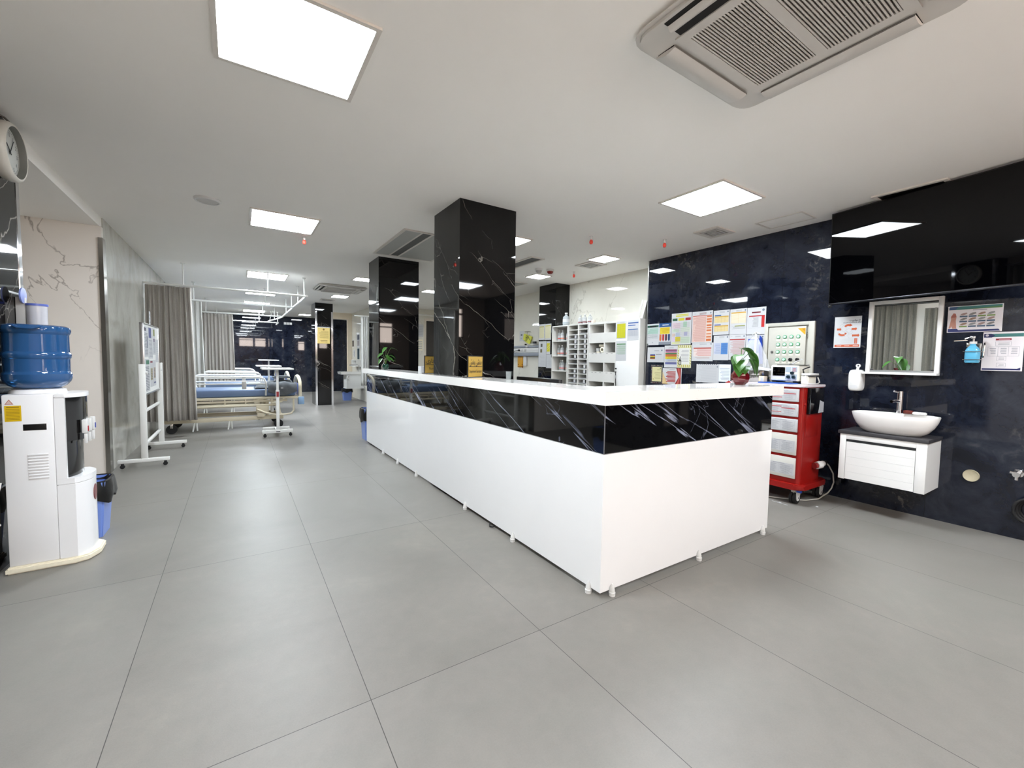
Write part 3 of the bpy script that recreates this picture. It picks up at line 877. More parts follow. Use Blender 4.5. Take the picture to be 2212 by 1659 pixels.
t = tag(MB().tube([(-1.197, 3.94, 2.745), (-1.17, 3.95, 2.735), (-1.16, 3.97, 2.725), (-1.17, 3.98, 2.72), (-1.197, 3.97, 2.72)], 0.006, 8).build('ceiling_hook', STEEL, None, (-1.197, 3.95, 2.73)), 'small metal hook on the black pillar just above the wall clock', 'hook')

t = thing('water_dispenser', 'white free-standing water dispenser with black front recess at the left', 'water dispenser', (-0.97, 3.77, 0.0))
DY0, DY1, DX0 = 3.615, 3.925, -1.14
WHD = mat('dispenser_white', (234, 234, 235), 0.22, vary=0.01, coat=0.3)
def front_outline(xs, xm, n=14, back=DX0, y0=DY0, y1=DY1):
    pts = [(back, y0)]
    ym = (y0 + y1) / 2; hy = (y1 - y0) / 2
    for i in range(n + 1):
        u = -1 + 2 * i / n
        pts.append((xs + (xm - xs) * (1 - abs(u) ** 2.6), ym + hy * u))
    pts.append((back, y1))
    return pts
MB().box((DX0, DY0, 0.04), (-0.93, DY1, 1.055), bev=0.008).build('side_body', WHD, t)
MB().prism(front_outline(-0.850, -0.795, back=-0.929), 0.04, 0.50, bev=0.004).build('lower_door', WHD, t)
mb = MB()
# the white surround of the recess: sides, curved sill and crown
mb.box((-0.929, DY0, 0.5365), (-0.884, DY0 + 0.02, 1.03)).box((-0.929, DY1 - 0.02, 0.5365), (-0.884, DY1, 1.03))
mb.prism(front_outline(-0.852, -0.793, back=-0.929), 0.502, 0.536)
mb.build('front_surround', WHD, t)
mb = MB()
lo = front_outline(-0.855, -0.768, back=-0.885); hi = front_outline(-0.884, -0.872, back=-0.900)
prev = None
mb.prism(front_outline(-0.885, -0.850, back=-0.928, y0=DY0 + 0.021, y1=DY1 - 0.021), 0.537, 0.76)
mb.prism(front_outline(-0.883, -0.822, back=-0.928, y0=DY0 + 0.0205, y1=DY1 - 0.0205), 0.76, 1.028, bev=0.003)
mb.build('black_fascia', mat('dispenser_black', (16, 15, 15), 0.12, coat=0.5), t)
MB().prism(front_outline(-0.884, -0.815, back=-0.928), 1.031, 1.056, bev=0.004).build('top_cover', WHD, t)
MB().lathe([(0, 0), (0.125, 0), (0.118, 0.022), (0.09, 0.03), (0, 0.03)], (-1.03, 3.77, 1.0565), 36).build('bottle_seat', WHD, t)
for k, yy in enumerate((3.69, 3.77, 3.85)):
    tp = MB().box((-0.826, yy - 0.013, 0.80), (-0.800, yy + 0.013, 0.885), bev=0.004).box((-0.818, yy - 0.009, 0.735), (-0.804, yy + 0.009, 0.798), bev=0.003).build('tap', WHITEP, t)
    if k != 1:
        MB().box((-0.7995, yy - 0.008, 0.812), (-0.7975, yy + 0.008, 0.845)).build('button', pc(196, 30, 44) if k == 0 else pc(40, 70, 180), tp)
mb = MB().box((-1.058, DY0 - 0.0012, 0.843), (-0.962, DY0 - 0.0002, 0.880), bev=0.0004)
mb.box((-1.05, DY0 - 0.004, 0.868), (-0.97, DY0 - 0.0012, 0.877), bev=0.001)
mb.build('grip_slot', BLACK, t)
mb = MB()
for k in range(9):
    z = 0.552 + k * 0.0175
    mb.box((-1.045, DY0 - 0.005, z), (-0.958, DY0 - 0.0003, z + 0.010), bev=0.0024)
mb.build('vent_slats', WHD, t)
mb = MB().box((-1.128, DY0 - 0.0012, 0.900), (-1.062, DY0 - 0.0003, 0.992))
for k in range(8):
    mb.box((-1.122, DY0 - 0.0016, 0.91 + k * 0.0085), (-1.068, DY0 - 0.0013, 0.9125 + k * 0.0085), 1)
mb.box((-1.12, DY0 - 0.0016, 0.981), (-1.07, DY0 - 0.0013, 0.986), 1)
mb.build('yellow_sticker', [pc(246, 204, 12), pc(150, 120, 20)], t)
mb = MB()
zc = 0.999
mb.poly([(-1.127, DY0 - 0.0008, zc), (-1.091, DY0 - 0.0008, zc), (-1.109, DY0 - 0.0008, zc + 0.030)])
mb.poly([(-1.121, DY0 - 0.0012, zc + 0.0035), (-1.097, DY0 - 0.0012, zc + 0.0035), (-1.109, DY0 - 0.0012, zc + 0.024)], 1)
mb.build('warning_triangle', [pc(205, 130, 110), pc(236, 206, 196)], t)
mb = MB().lathe([(0, 0.0), (0.036, 0.0), (0.034, 0.003), (0, 0.003)], (0, 0, 0), 24, M=Matrix.Translation((-0.796, 3.77, 0.40)) @ Matrix.Rotation(PI / 2, 4, 'Y') @ Matrix.Scale(1.5, 4, (1, 0, 0)))
mb.build('badge', mat('maroon_badge', (120, 60, 60), 0.3), t)
foam = MB()
pts = [(-1.15, 3.595), (-0.86, 3.60), (-0.80, 3.63), (-0.765, 3.72), (-0.77, 3.86), (-0.84, 3.94), (-1.15, 3.94)]
foam.prism(pts, 0.001, 0.040, bev=0.008)
foam.build('foam_base', mat('cream_foam', (226, 218, 196), 0.9, vary=0.12, scale=45), t)
MB().tube([(-1.155, 3.60, 0.55), (-1.165, 3.57, 0.45), (-1.175, 3.58, 0.33), (-1.168, 3.61, 0.30)], 0.008, 8).build('power_cord', WHITEP, t)
# the big bottle
t = thing('water_bottle', 'large blue water bottle upturned on the white dispenser', 'water bottle', (-1.03, 3.77, 1.087))
bp = [(0.0, 0.0), (0.10, 0.0), (0.125, 0.016), (0.142, 0.038), (0.148, 0.055), (0.150, 0.085), (0.142, 0.098), (0.141, 0.105), (0.141, 0.175), (0.147, 0.185), (0.149, 0.200), (0.147, 0.212), (0.141, 0.220), (0.140, 0.325), (0.147, 0.336), (0.150, 0.352), (0.146, 0.372), (0.130, 0.381), (0.0, 0.381)]
MB().lathe(bp, (-1.03, 3.77, 1.087), 56).build('body', BLUEW, t, sharp=30)
MB().tube([(-1.03 - 0.05, 3.617, 1.455), (-1.03 - 0.03, 3.608, 1.446), (-1.03 + 0.03, 3.608, 1.446), (-1.03 + 0.06, 3.617, 1.458)], 0.008, 10).build('handle_rib', BLUEW, t)
# cup dispenser on the pillar edge
t = thing('cup_dispenser', 'clear cup dispenser tube with blue rim behind the big blue bottle', 'cup dispenser', (-1.105, 4.08, 1.45))
MB().lathe([(0.0, 0), (0.048, 0), (0.048, 0.165), (0.045, 0.165), (0.045, 0.004), (0, 0.004)], (-1.105, 4.08, 1.45), 32).build('tube', mat('cup_tube', (214, 214, 220), 0.12, alpha=0.75, vary=0), t)
MB().lathe([(0.043, 0.0), (0.041, 0.11), (0, 0.112)], (-1.105, 4.08, 1.456), 24).build('cup_stack', WHITEP, t)
MB().lathe([(0.0482, 0.158), (0.052, 0.158), (0.052, 0.172), (0.0482, 0.172)], (-1.105, 4.08, 1.45), 32).build('rim', mat('cup_blue', (96, 112, 190), 0.3), t)
R = Matrix.Translation((-1.165, 4.06, 1.67)) @ Matrix.Rotation(PI / 2, 4, 'Y')
MB().lathe([(0, 0), (0.05, 0), (0.05, 0.008), (0, 0.010)], (0, 0, 0), 28, M=R).build('open_lid', mat('cup_lid', (128, 142, 204), 0.3), t)
MB().box((-1.1985, 4.065, 1.46), (-1.155, 4.095, 1.66), bev=0.003).build('wall_bracket', GREYP, t)

# ------------------------------------------------------------------ information board on castors
def castor(mb_, x, y, r=0.022, m=0):
    mb_.cyl((x, y - 0.011, r + 0.001), (x, y + 0.011, r + 0.001), r, seg=16, m=m)
    mb_.box((x - 0.012, y - 0.014, r + 0.012), (x + 0.012, y + 0.014, 2 * r + 0.012), m)
t = thing('notice_board_stand', 'white wheeled board stand with printed sheets beside the grey curtain', 'board stand', (-0.9, 6.9, 0))
MB().box((-0.945, 6.345, 0.10), (-0.885, 6.375, 1.19), bev=0.004).box((-1.15, 6.34, 0.06), (-0.69, 6.38, 0.10), bev=0.004).build('near_leg_frame', POWDER, t)
MB().box((-0.925, 7.485, 0.10), (-0.865, 7.515, 1.19), bev=0.004).box((-1.07, 7.48, 0.06), (-0.62, 7.52, 0.10), bev=0.004).build('far_leg_frame', POWDER, t)
for z in (0.265, 0.645):
    MB().box((-0.925, 6.376, z - 0.014), (-0.895, 7.484, z + 0.014), bev=0.003).build('crossbar', POWDER, t)
for x, y in ((-1.11, 6.36), (-0.73, 6.36), (-1.03, 7.5), (-0.66, 7.5)):
    mb = MB(); castor(mb, x, y); mb.build('castor', BLACKR, t)
mb = MB()
mb.box((-0.925, 6.39, 0.845), (-0.900, 7.47, 1.66))
mb.build('board', POWDER, t)
fr = MB()
fr.box((-0.932, 6.379, 0.83), (-0.892, 6.392, 1.665), bev=0.002).box((-0.932, 7.468, 0.83), (-0.892, 7.481, 1.665), bev=0.002).box((-0.932, 6.379, 1.655), (-0.892, 7.481, 1.668), bev=0.002).box((-0.932, 6.379, 0.825), (-0.892, 7.481, 0.845), bev=0.002)
fr.build('board_frame', ALU, t)
for y in (6.36, 7.5):
    MB().cyl((-0.884, y, 1.09), (-0.868, y, 1.09), 0.018).build('pivot_knob', WHITEP, t)

def sheet(name, label, P0, U, N, w, h, els, base=PAPER, group=None, cat='paper', thick=0.0016, gap=0.0006, mats=None, V=(0, 0, 1)):
    """a printed sheet: P0 lower-left corner as seen, U to the right, V up, N towards the viewer"""
    P0, U, N, V = Vector(P0), Vector(U).normalized(), Vector(N).normalized(), Vector(V).normalized()
    mb = MB()
    M = Matrix((U.to_4d(), V.to_4d(), N.to_4d(), (0, 0, 0, 1))).transposed()
    M = Matrix.Translation(P0 + N * gap) @ Matrix(((U.x, V.x, N.x, 0), (U.y, V.y, N.y, 0), (U.z, V.z, N.z, 0), (0, 0, 0, 1)))
    mb.box((0, 0, 0), (w, h, thick), 0, M=M)
    ms = [base]
    idx = {}
    def mi(c):
        if c not in idx:
            idx[c] = len(ms); ms.append(pc(*c) if isinstance(c, tuple) else c)
        return idx[c]
    lvl = [0]
    def q(u0, v0, u1, v1, c, z=1):
        zz = thick + 0.0004 * z
        mb.poly([M @ Vector(p) for p in ((u0 * w, v0 * h, zz), (u1 * w, v0 * h, zz), (u1 * w, v1 * h, zz), (u0 * w, v1 * h, zz))], mi(c))
    for e in els:
        k = e[0]
        if k == 'r':
            q(*e[1:])
        elif k == 'l':      # rows of small print
            u0, v0, u1, v1, n, c = e[1:7]
            fill = e[7] if len(e) > 7 else 0.4
            zz = e[8] if len(e) > 8 else 2
            rnd = random.Random(int(u0 * 997 + v0 * 331 + n))
            for i in range(n):
                a = v0 + (v1 - v0) * (i + 0.5 - fill / 2) / n
                b = v0 + (v1 - v0) * (i + 0.5 + fill / 2) / n
                q(u0 + (u1 - u0) * rnd.uniform(0, 0.25), a, u1, b, c, zz)
        elif k == 'g':      # ruled grid
            u0, v0, u1, v1, nu, nv, c = e[1:8]
            zz = 3
            t_u = 0.004 / max(w, 0.1) * 0.35; t_v = 0.004 / max(h, 0.1) * 0.35
            for i in range(nu + 1):
                u = u0 + (u1 - u0) * i / nu
                q(u - t_u / 2, v0, u + t_u / 2, v1, c, zz)
            for j in range(nv + 1):
                v = v0 + (v1 - v0) * j / nv
                q(u0, v - t_v / 2, u1, v + t_v / 2, c, zz)
        elif k == 'p':      # polygon
            mb.poly([M @ Vector((u * w, v * h, thick + 0.0004 * (e[3] if len(e) > 3 else 2))) for u, v in e[1]], mi(e[2]))
        elif k == 't':      # text: body, u, v, size(m), colour, bold
            mb.text(e[1], M @ Matrix.Translation((e[2] * w, e[3] * h, thick + 0.0013)), mi(e[5]), e[4], e[6] if len(e) > 6 else 0)
        elif k == 'c':      # disc
            n = 20
            mb.poly([M @ Vector((e[1] * w + e[3] * math.cos(2 * PI * i / n), e[2] * h + e[3] * math.sin(2 * PI * i / n), thick + 0.0004 * (e[5] if len(e) > 5 else 2))) for i in range(n)], mi(e[4]))
    o = mb.build(name, ms, None, tuple(P0), recalc=False)
    return tag(o, label, cat, group)
G1, G2, G3 = (172, 174, 180), (136, 138, 146), (204, 206, 210)
GB = 'printed sheets on the wheeled board'
UX, NX = (0, 1, 0), (1, 0, 0)
bx = -0.9
def bs(label, y0, z0, w, h, els):
    sheet('printed_sheet', label, (bx, y0, z0), UX, NX, w, h, els, group=GB)
bs('tall sheet with dark heading on the upper near side of the board', 6.41, 1.27, 0.27, 0.36, [('l', 0.08, 0.05, 0.92, 0.8, 16, G2, 0.5), ('r', 0.1, 0.85, 0.6, 0.96, (70, 60, 80)), ('r', 0.7, 0.3, 0.95, 0.7, (92, 96, 130))])
bs('sheet with a blue box at its top, upper middle of the board', 6.70, 1.25, 0.30, 0.385, [('l', 0.08, 0.05, 0.92, 0.6, 13, G1, 0.5), ('r', 0.12, 0.66, 0.72, 0.98, (64, 74, 140))])
bs('sheet with green and purple patches on the upper far side of the board', 7.02, 1.30, 0.20, 0.34, [('l', 0.08, 0.05, 0.92, 0.5, 9, G1, 0.5), ('r', 0.2, 0.7, 0.8, 0.95, (150, 160, 90)), ('r', 0.25, 0.48, 0.75, 0.6, (120, 100, 130))])
bs('plain sheet overhanging the far frame of the board', 7.23, 1.20, 0.23, 0.30, [('l', 0.1, 0.1, 0.9, 0.85, 9, G3, 0.4)])
bs('long green-headed sheet on the lower near side of the board', 6.41, 0.86, 0.32, 0.385, [('l', 0.08, 0.04, 0.92, 0.78, 15, G2, 0.5), ('r', 0.3, 0.84, 0.95, 0.97, (70, 130, 100))])
bs('sheet with a brown table on the lower middle of the board', 6.77, 0.90, 0.21, 0.33, [('r', 0.15, 0.25, 0.85, 0.7, (176, 168, 132)), ('l', 0.2, 0.28, 0.8, 0.66, 6, (110, 90, 90), 0.35), ('r', 0.1, 0.9, 0.9, 0.97, (140, 60, 70))])
bs('sheet with tan columns on the lower far side of the board', 7.0, 0.90, 0.20, 0.33, [('r', 0.15, 0.3, 0.85, 0.72, (188, 170, 150)), ('l', 0.2, 0.33, 0.8, 0.68, 6, (120, 110, 120), 0.35), ('r', 0.1, 0.1, 0.9, 0.16, (90, 100, 140))])
t = thing('tag_strip', 'white paper strip standing up from the top of the wheeled board', 'paper', (-0.91, 6.95, 1.668))
MB().box((-0.914, 6.92, 1.6685), (-0.911, 7.0, 1.84)).build('strip', PAPER, t)
mb = MB()
for z in (1.70, 1.74, 1.79): mb.box((-0.9108, 6.94, z), (-0.9104, 6.98, z + 0.012))
mb.build('print', pc(60, 60, 64), t)

# ------------------------------------------------------------------ ward: curtain track, curtains, beds
TZ = 2.40
tr = thing('curtain_track', 'white suspended curtain track running round the ward beds', 'curtain track', (0, 11, TZ))
rail = MB()
def rl(a, b): rail.tube([a, b], 0.019, 8)
rl((-1.188, 8.55, TZ), (1.07, 8.55, TZ)); rl((-1.188, 10.6, TZ), (1.07, 10.6, TZ)); rl((-1.188, 13.3, TZ), (1.07, 13.3, TZ)); rl((-1.188, 15.83, TZ), (1.14, 15.83, TZ))
rail.tube([(1.07, 8.50, TZ), (1.07, 13.4, TZ), (1.0, 14.2, TZ), (0.84, 15.3, TZ)], 0.022, 8)
rail.tube([(1.14, 15.80, TZ), (1.15, 16.7, TZ)], 0.022, 8)
rail.build('rail', POWDER, tr)
for x, y in ((1.06, 8.72), (1.07, 9.8), (1.07, 10.98), (1.06, 12.19), (-0.70, 8.55), (0.47, 8.55), (-0.708, 10.6), (0.527, 10.6), (-0.646, 13.3), (0.60, 13.3), (-0.5, 15.83), (0.61, 15.83), (0.95, 14.5), (1.14, 15.95)):
    MB().cyl((x, y, TZ), (x, y, CEIL - 0.001), 0.010, seg=8).cyl((x, y, CEIL - 0.012), (x, y, CEIL - 0.001), 0.03, seg=12).build('hanger', POWDER, tr)
MB().tube([(0.86, 15.1, TZ), (0.95, 15.4, CEIL - 0.002)], 0.009, 8).build('hanger', POWDER, tr)

def curtain(name, label, x0, x1, y, z0, z1, folds, amp, m, group, axis='x', seed=1, flare=0.0, band=None):
    rnd = random.Random(seed)
    nx, nz = folds * 10, 10
    mb = MB()
    ph = [rnd.uniform(0.6, 1.3) for _ in range(folds + 2)]
    off = [rnd.uniform(-0.15, 0.15) for _ in range(folds + 2)]
    rows = []
    for j in range(nz + 1):
        v = j / nz
        z = z0 + (z1 - z0) * v
        row = []
        for i in range(nx + 1):
            u = i / nx
            k = int(u * folds)
            loc_a = amp * ph[min(k, folds)] * (0.65 + 0.5 * (1 - v))
            d = loc_a * math.sin(2 * PI * u * folds + off[min(k, folds)]) + 0.25 * amp * math.sin(2 * PI * u * folds * 2.3 + v * 2)
            xx = x0 + (x1 - x0) * (u + 0.25 / folds * math.sin(2 * PI * u * folds * 2)) + flare * (1 - v) * (u - 0.3)
            row.append((xx, y + d, z) if axis == 'x' else (y + d, xx, z))
        rows.append(row)
    V = [[mb.bm.verts.new(p) for p in r] for r in rows]
    for A, B in zip(V, V[1:]):
        for i in range(nx):
            mb.bm.faces.new((A[i], A[i + 1], B[i + 1], B[i]))
    mid = ((x0 + x1) / 2, y, z1) if axis == 'x' else (y, (x0 + x1) / 2, z1)
    o = mb.build(name, m, None, mid, sharp=70)
    s = o.modifiers.new('thickness', 'SOLIDIFY'); s.thickness = 0.003
    return tag(o, label, 'curtain', group)
GC = 'grey privacy curtains'
curtain('privacy_curtain', 'nearest grey curtain, hanging at the first bed by the polished grey wall', -1.17, -0.60, 8.55, 0.25, 2.375, 9, 0.055, CURT, GC, seed=3, flare=0.06)
curtain('privacy_curtain', 'narrow pale grey curtain, second from the front, behind the nearest curtain', -1.17, -0.58, 10.6, 0.42, 2.375, 8, 0.045, CURT2, GC, seed=5, flare=0.05)
curtain('privacy_curtain', 'farthest grey curtain on the left, beside the navy back wall', -1.17, -0.08, 13.3, 0.45, 2.375, 15, 0.055, CURT, GC, seed=8, flare=0.06)
curtain('privacy_curtain', 'pale curtain hanging beside the ward wash basin on the right', 2.79, 3.15, 11.75, 0.55, 2.40, 6, 0.04, CURT2, GC, seed=11)
curtain('window_curtain', 'grey curtain on the left wall seen in the mirror, wider of the two', 2.72, 3.50, -1.36, 0.25, 2.60, 9, 0.05, CURTD, 'curtains reflected in the mirror', axis='y', seed=21)
curtain('window_curtain', 'grey curtain on the left wall seen in the mirror, narrower of the two', 1.70, 2.60, -1.36, 0.25, 2.45, 10, 0.05, CURTD, 'curtains reflected in the mirror', axis='y', seed=22)
tag(MB().tube([(-1.36, 1.5, 2.63), (-1.36, 3.56, 2.63)], 0.015, 8).build('curtain_rod', ALU, None, (-1.36, 2.5, 2.63)), 'curtain rod on the left wall, seen only in the mirror', 'curtain rod')
tag(MB().tube([(2.62, 11.75, 2.42), (3.25, 11.75, 2.42), (3.25, 11.899, 2.42)], 0.018, 8).build('curtain_rod', POWDER, None, (2.8, 11.75, 2.42)), 'short white rod holding the pale curtain by the ward wash basin', 'curtain rod')

BEIGE = mat('beige_bed_enamel', (214, 204, 180), 0.35)
def make_bed():
    t = thing('hospital_bed', 'bed', 'bed', (0, 0, 0), 'hospital beds along the left wall')
    # local frame: x along the bed from wall end to foot, y across, floor at 0; near side is y = 0
    x0, x1, w = -1.02, 0.96, 0.92
    MB().box((x0 + 0.03, 0.03, 0.58), (x1 - 0.06, w - 0.03, 0.712), bev=0.03, seg=3).build('mattress', BLUE_M, t)
    mb = MB()
    mb.box((x0, 0.0, 0.535), (x1, 0.03, 0.575), bev=0.006).box((x0, w - 0.03, 0.535), (x1, w, 0.575), bev=0.006).box((x0, 0.03, 0.54), (x0 + 0.03, w - 0.03, 0.575)).box((x1 - 0.03, 0.03, 0.54), (x1, w - 0.03, 0.575))
    mb.box((x0 + 0.03, 0.03, 0.565), (x1 - 0.03, w - 0.03, 0.579))
    mb.build('deck_frame', BEIGE, t)
    mb = MB().box((x0, 0.03, 0.485), (x1 - 0.2, 0.065, 0.52)).tube([(x0, 0.0, 0.43), (x1 - 0.35, 0.0, 0.43)], 0.017, 8)
    mb.box((x0, w - 0.065, 0.485), (x1 - 0.2, w - 0.03, 0.52))
    for x in (-0.6, -0.2, 0.1, 0.5):
        mb.box((x, 0.005, 0.44), (x + 0.02, 0.03, 0.54))
    mb.build('side_beam', BEIGE, t)
    mb = MB().box((x0 - 0.02, 0.05, 0.165), (0.70, 0.10, 0.235), bev=0.006).box((x0 - 0.02, w - 0.10, 0.165), (0.70, w - 0.05, 0.235), bev=0.006)
    mb.box((x0 - 0.02, 0.10, 0.17), (x0 + 0.06, w - 0.10, 0.23)).box((0.62, 0.10, 0.17), (0.70, w - 0.10, 0.23))
    for x in (x0 + 0.12, 0.42):
        mb.box((x, 0.08, 0.235), (x + 0.05, 0.13, 0.49)).box((x, w - 0.13, 0.235), (x + 0.05, w - 0.08, 0.49))
    mb.build('base_frame', BEIGE, t)
    mb = MB().box((0.27, -0.02, 0.30), (0.46, 0.045, 0.42), bev=0.006).box((0.28, -0.02, 0.22), (0.40, 0.04, 0.298), bev=0.012)
    mb.build('motor_box', BEIGE, t)
    MB().cyl((0.52, 0.03, 0.30), (0.52, 0.03, 0.42), 0.025).build('lift_cylinder', WHITEP, t)
    MB().tube([(0.28, -0.03, 0.36), (0.40, -0.04, 0.30), (0.55, -0.045, 0.255), (0.70, -0.045, 0.25), (0.82, -0.045, 0.265), (0.86, -0.04, 0.32), (0.86, -0.02, 0.53)], 0.017, 8).tube([(0.64, -0.045, 0.255), (0.62, -0.02, 0.50)], 0.014, 8).build('side_bar_loop', BEIGE, t)
    # folding side rails
    for y, nm in ((0.015, 'near'), (w - 0.015, 'far')):
        mb = MB()
        mb.tube([(-0.62, y, 0.66), (-0.66, y, 0.80), (-0.64, y, 0.925), (-0.58, y, 0.945), (0.30, y, 0.935), (0.40, y, 0.90), (0.43, y, 0.82), (0.42, y, 0.60)], 0.016, 8)
        mb.tube([(-0.65, y, 0.815), (0.42, y, 0.812)], 0.013, 8)
        mb.build('side_rail', POWDER, t)
    MB().box((0.06, -0.015, 0.72), (0.13, 0.012, 0.86), bev=0.008).build('rail_latch', GREYP, t)
    # foot and head boards: rounded hoop with an inset panel
    for x, hgt in ((x1 + 0.02, 0.93), (x0 - 0.03, 0.98)):
        mb = MB()
        pts = [(x, 0.06, 0.50), (x, 0.05, hgt - 0.18)]
        for k in range(0, 9):
            a = PI - k * PI / 8
            pts.append((x, w / 2 + (w / 2 - 0.05) * math.cos(a), hgt - 0.16 + 0.16 * math.sin(a)))
        pts += [(x, w - 0.05, hgt - 0.18), (x, w - 0.06, 0.50)]
        mb.tube(pts, 0.030, 10)
        o = mb.build('foot_board' if x > 0 else 'head_board', BEIGE, t)
        mbp = MB()
        mbp.box((x - 0.012, 0.08, 0.52), (x + 0.012, w - 0.08, hgt - 0.14), bev=0.005)
        mbp.build('inset_panel', mat('bed_blue_panel', (74, 92, 150), 0.4), o)
    MB().box((x1 - 0.02, -0.03, 0.42), (x1 + 0.08, 0.06, 0.56), bev=0.01).build('corner_bumper', mat('bumper_light_blue', (134, 166, 200), 0.5), t)
    for x in (x0 + 0.10, 0.62):
        for y in (0.075, w - 0.075):
            mb = MB()
            mb.cyl((x, y - 0.02, 0.075), (x, y + 0.02, 0.075), 0.074, seg=22).build('castor_wheel', BLACKR, t)
            MB().box((x - 0.02, y - 0.028, 0.09), (x + 0.02, y + 0.028, 0.165), bev=0.004).build('castor_fork', STEEL, t)
    for x in (-0.62, -0.13):
        MB().tube([(x, 0.08, 0.17), (x - 0.02, 0.03, 0.02)], 0.012, 8).tube([(x + 0.03, 0.08, 0.17), (x + 0.04, 0.05, 0.03)], 0.012, 8).build('support_leg', POWDER, t)
    return t
bed = make_bed()
place(bed, (0, 8.74, 0))
bed['label'] = 'nearest hospital bed, blue mattress, folded grey blanket at its foot end'
dup(bed, (0.02, 11.05, 0), 'second hospital bed, behind the nearest one, mostly hidden')
dup(bed, (0.0, 14.0, 0), 'farthest hospital bed, only its white rails showing before the navy wall')

# folded blanket on the first bed
t = thing('folded_blanket', 'dark grey fleece blanket folded on the nearest bed', 'blanket', (0.60, 9.0, 0.715))
TAGY = 8.70
mb = MB()
nx, ny, nz = 26, 16, 8
def bl(u, v, wz):
    x = 0.28 + 0.62 * u; y = 8.86 + 0.42 * v
    hgt = 0.175 * (0.50 + 0.45 * min(1, u * 1.7)) * (0.9 + 0.1 * math.sin(5 * u + 3 * v))
    e = (1 - (2 * u - 1) ** 6) ** 0.5 * (1 - (2 * v - 1) ** 6) ** 0.5
    z = 0.716 + hgt * wz * (0.25 + 0.75 * e) + 0.008 * math.sin(17 * u + 5 * v) * wz + 0.006 * math.sin(31 * v + 9 * u) * wz
    k = 0.02 * math.sin(PI * wz) + 0.010 * math.sin(2 * PI * wz * 2.5)
    return (x + (2 * u - 1) * k, y + (2 * v - 1) * k * 2, z)
top = [[mb.bm.verts.new(bl(i / nx, j / ny, 1)) for j in range(ny + 1)] for i in range(nx + 1)]
for i in range(nx):
    for j in range(ny):
        mb.bm.faces.new((top[i][j], top[i + 1][j], top[i + 1][j + 1], top[i][j + 1]))
edge = [(i, 0) for i in range(nx + 1)] + [(nx, j) for j in range(1, ny + 1)] + [(i, ny) for i in range(nx - 1, -1, -1)] + [(0, j) for j in range(ny - 1, 0, -1)]
prev = [top[i][j] for i, j in edge]
for k in range(nz - 1, -1, -1):
    cur = [mb.bm.verts.new(bl(i / nx, j / ny, k / nz)) for i, j in edge]
    n = len(cur)
    for a in range(n):
        mb.bm.faces.new((prev[a], prev[(a + 1) % n], cur[(a + 1) % n], cur[a]))
    prev = cur
mb.bm.faces.new(prev)
# the front fold hanging over the mattress edge
N1, N2 = 30, 16
ring0 = None
for i in range(N1 + 1):
    u = i / N1
    x = 0.455 + 0.465 * u
    zb = 0.60 + 0.06 * (2 * u - 1) ** 2 + 0.012 * math.sin(9 * u)
    zt_ = 0.815 + 0.03 * math.sin(PI * u) + 0.008 * math.sin(14 * u)
    ring = []
    for k in range(N2):
        a = 2 * PI * k / N2
        yc = 8.742 + (0.062 if math.sin(a) > 0.2 else 0.0)
        hw = (0.034 if math.sin(a) <= 0.2 else 0.065) * (0.6 + 0.4 * math.sin(PI * u) ** 0.5)
        up = math.sin(a) > 0.05
        ring.append(mb.bm.verts.new((x, 8.705 + (0.115 if up else 0.020) * (0.5 - 0.5 * math.cos(a)) + 0.004 * math.sin(21 * u + 3 * a), 0.735 + ((zt_ - 0.735) if up else (0.735 - zb)) * math.sin(a))))
    if ring0:
        for k in range(N2): mb.bm.faces.new((ring0[k], ring0[(k + 1) % N2], ring[(k + 1) % N2], ring[k]))
    else: mb.bm.faces.new(ring[::-1])
    ring0 = ring
mb.bm.faces.new(ring0)
mb.build('fleece', BLANK, t, sharp=80)
MB().box((0.655, 8.697, 0.72), (0.695, 8.702, 0.75)).build('care_label', PAPER, t)
tag(MB().box((0.55, 8.86, 0.90), (0.84, 9.2, 0.93), bev=0.014, seg=3).box((0.58, 8.88, 0.931), (0.80, 9.15, 0.945), bev=0.006).build('folded_throw', mat('grey_fleece_dark', (84, 88, 92), 0.9, vary=0.25, scale=50), None, (0.70, 9.03, 0.90)), 'small dark grey throw folded on top of the grey blanket', 'blanket')

def overbed(label, first):
    t = thing('overbed_table', label, 'overbed table', (0, 0, 0), 'wheeled overbed tables')
    # local frame: column at the origin, base beam along x, tray reaching back over the bed along y
    MB().box((-0.22, -0.18, 1.09), (0.225, 0.42, 1.115), bev=0.008).build('tray', POWDER, t)
    MB().box((-0.022, -0.02, 0.12), (0.022, 0.02, 0.66), bev=0.003).box((-0.017, -0.015, 0.66), (0.017, 0.015, 1.088)).build('column', POWDER, t)
    MB().box((-0.225, -0.025, 0.062), (0.215, 0.025, 0.112), bev=0.004).box((-0.03, 0.025, 0.07), (0.03, 0.37, 0.105), bev=0.004).box((-0.20, 0.37, 0.062), (0.20, 0.41, 0.105), bev=0.004).build('base', POWDER, t)
    for x, y in ((-0.185, 0), (0.18, 0), (-0.17, 0.39), (0.17, 0.39)):
        mb = MB(); castor(mb, x, y, 0.024); mb.build('castor', BLACKR, t)
    MB().box((-0.027, -0.024, 0.63), (0.027, 0.024, 0.76), bev=0.006).build('height_clamp', WHITEP, t)
    MB().box((-0.018, -0.0255, 0.65), (0.018, -0.0245, 0.735)).build('red_label', pc(168, 48, 52), t)
    MB().box((-0.03, -0.0265, 0.078), (0.03, -0.0255, 0.09)).build('base_label', pc(60, 60, 64), t)
    return t
ov = overbed('nearest white overbed table, standing in front of the first bed', True)
place(ov, (0.54, 7.80, 0))
dup(ov, (0.54, 10.02, 0), 'second white overbed table, its tray just above the nearest one')
o3 = dup(ov, (0.68, 12.6, 0.0), 'farthest white overbed table, its short tray against the navy wall')
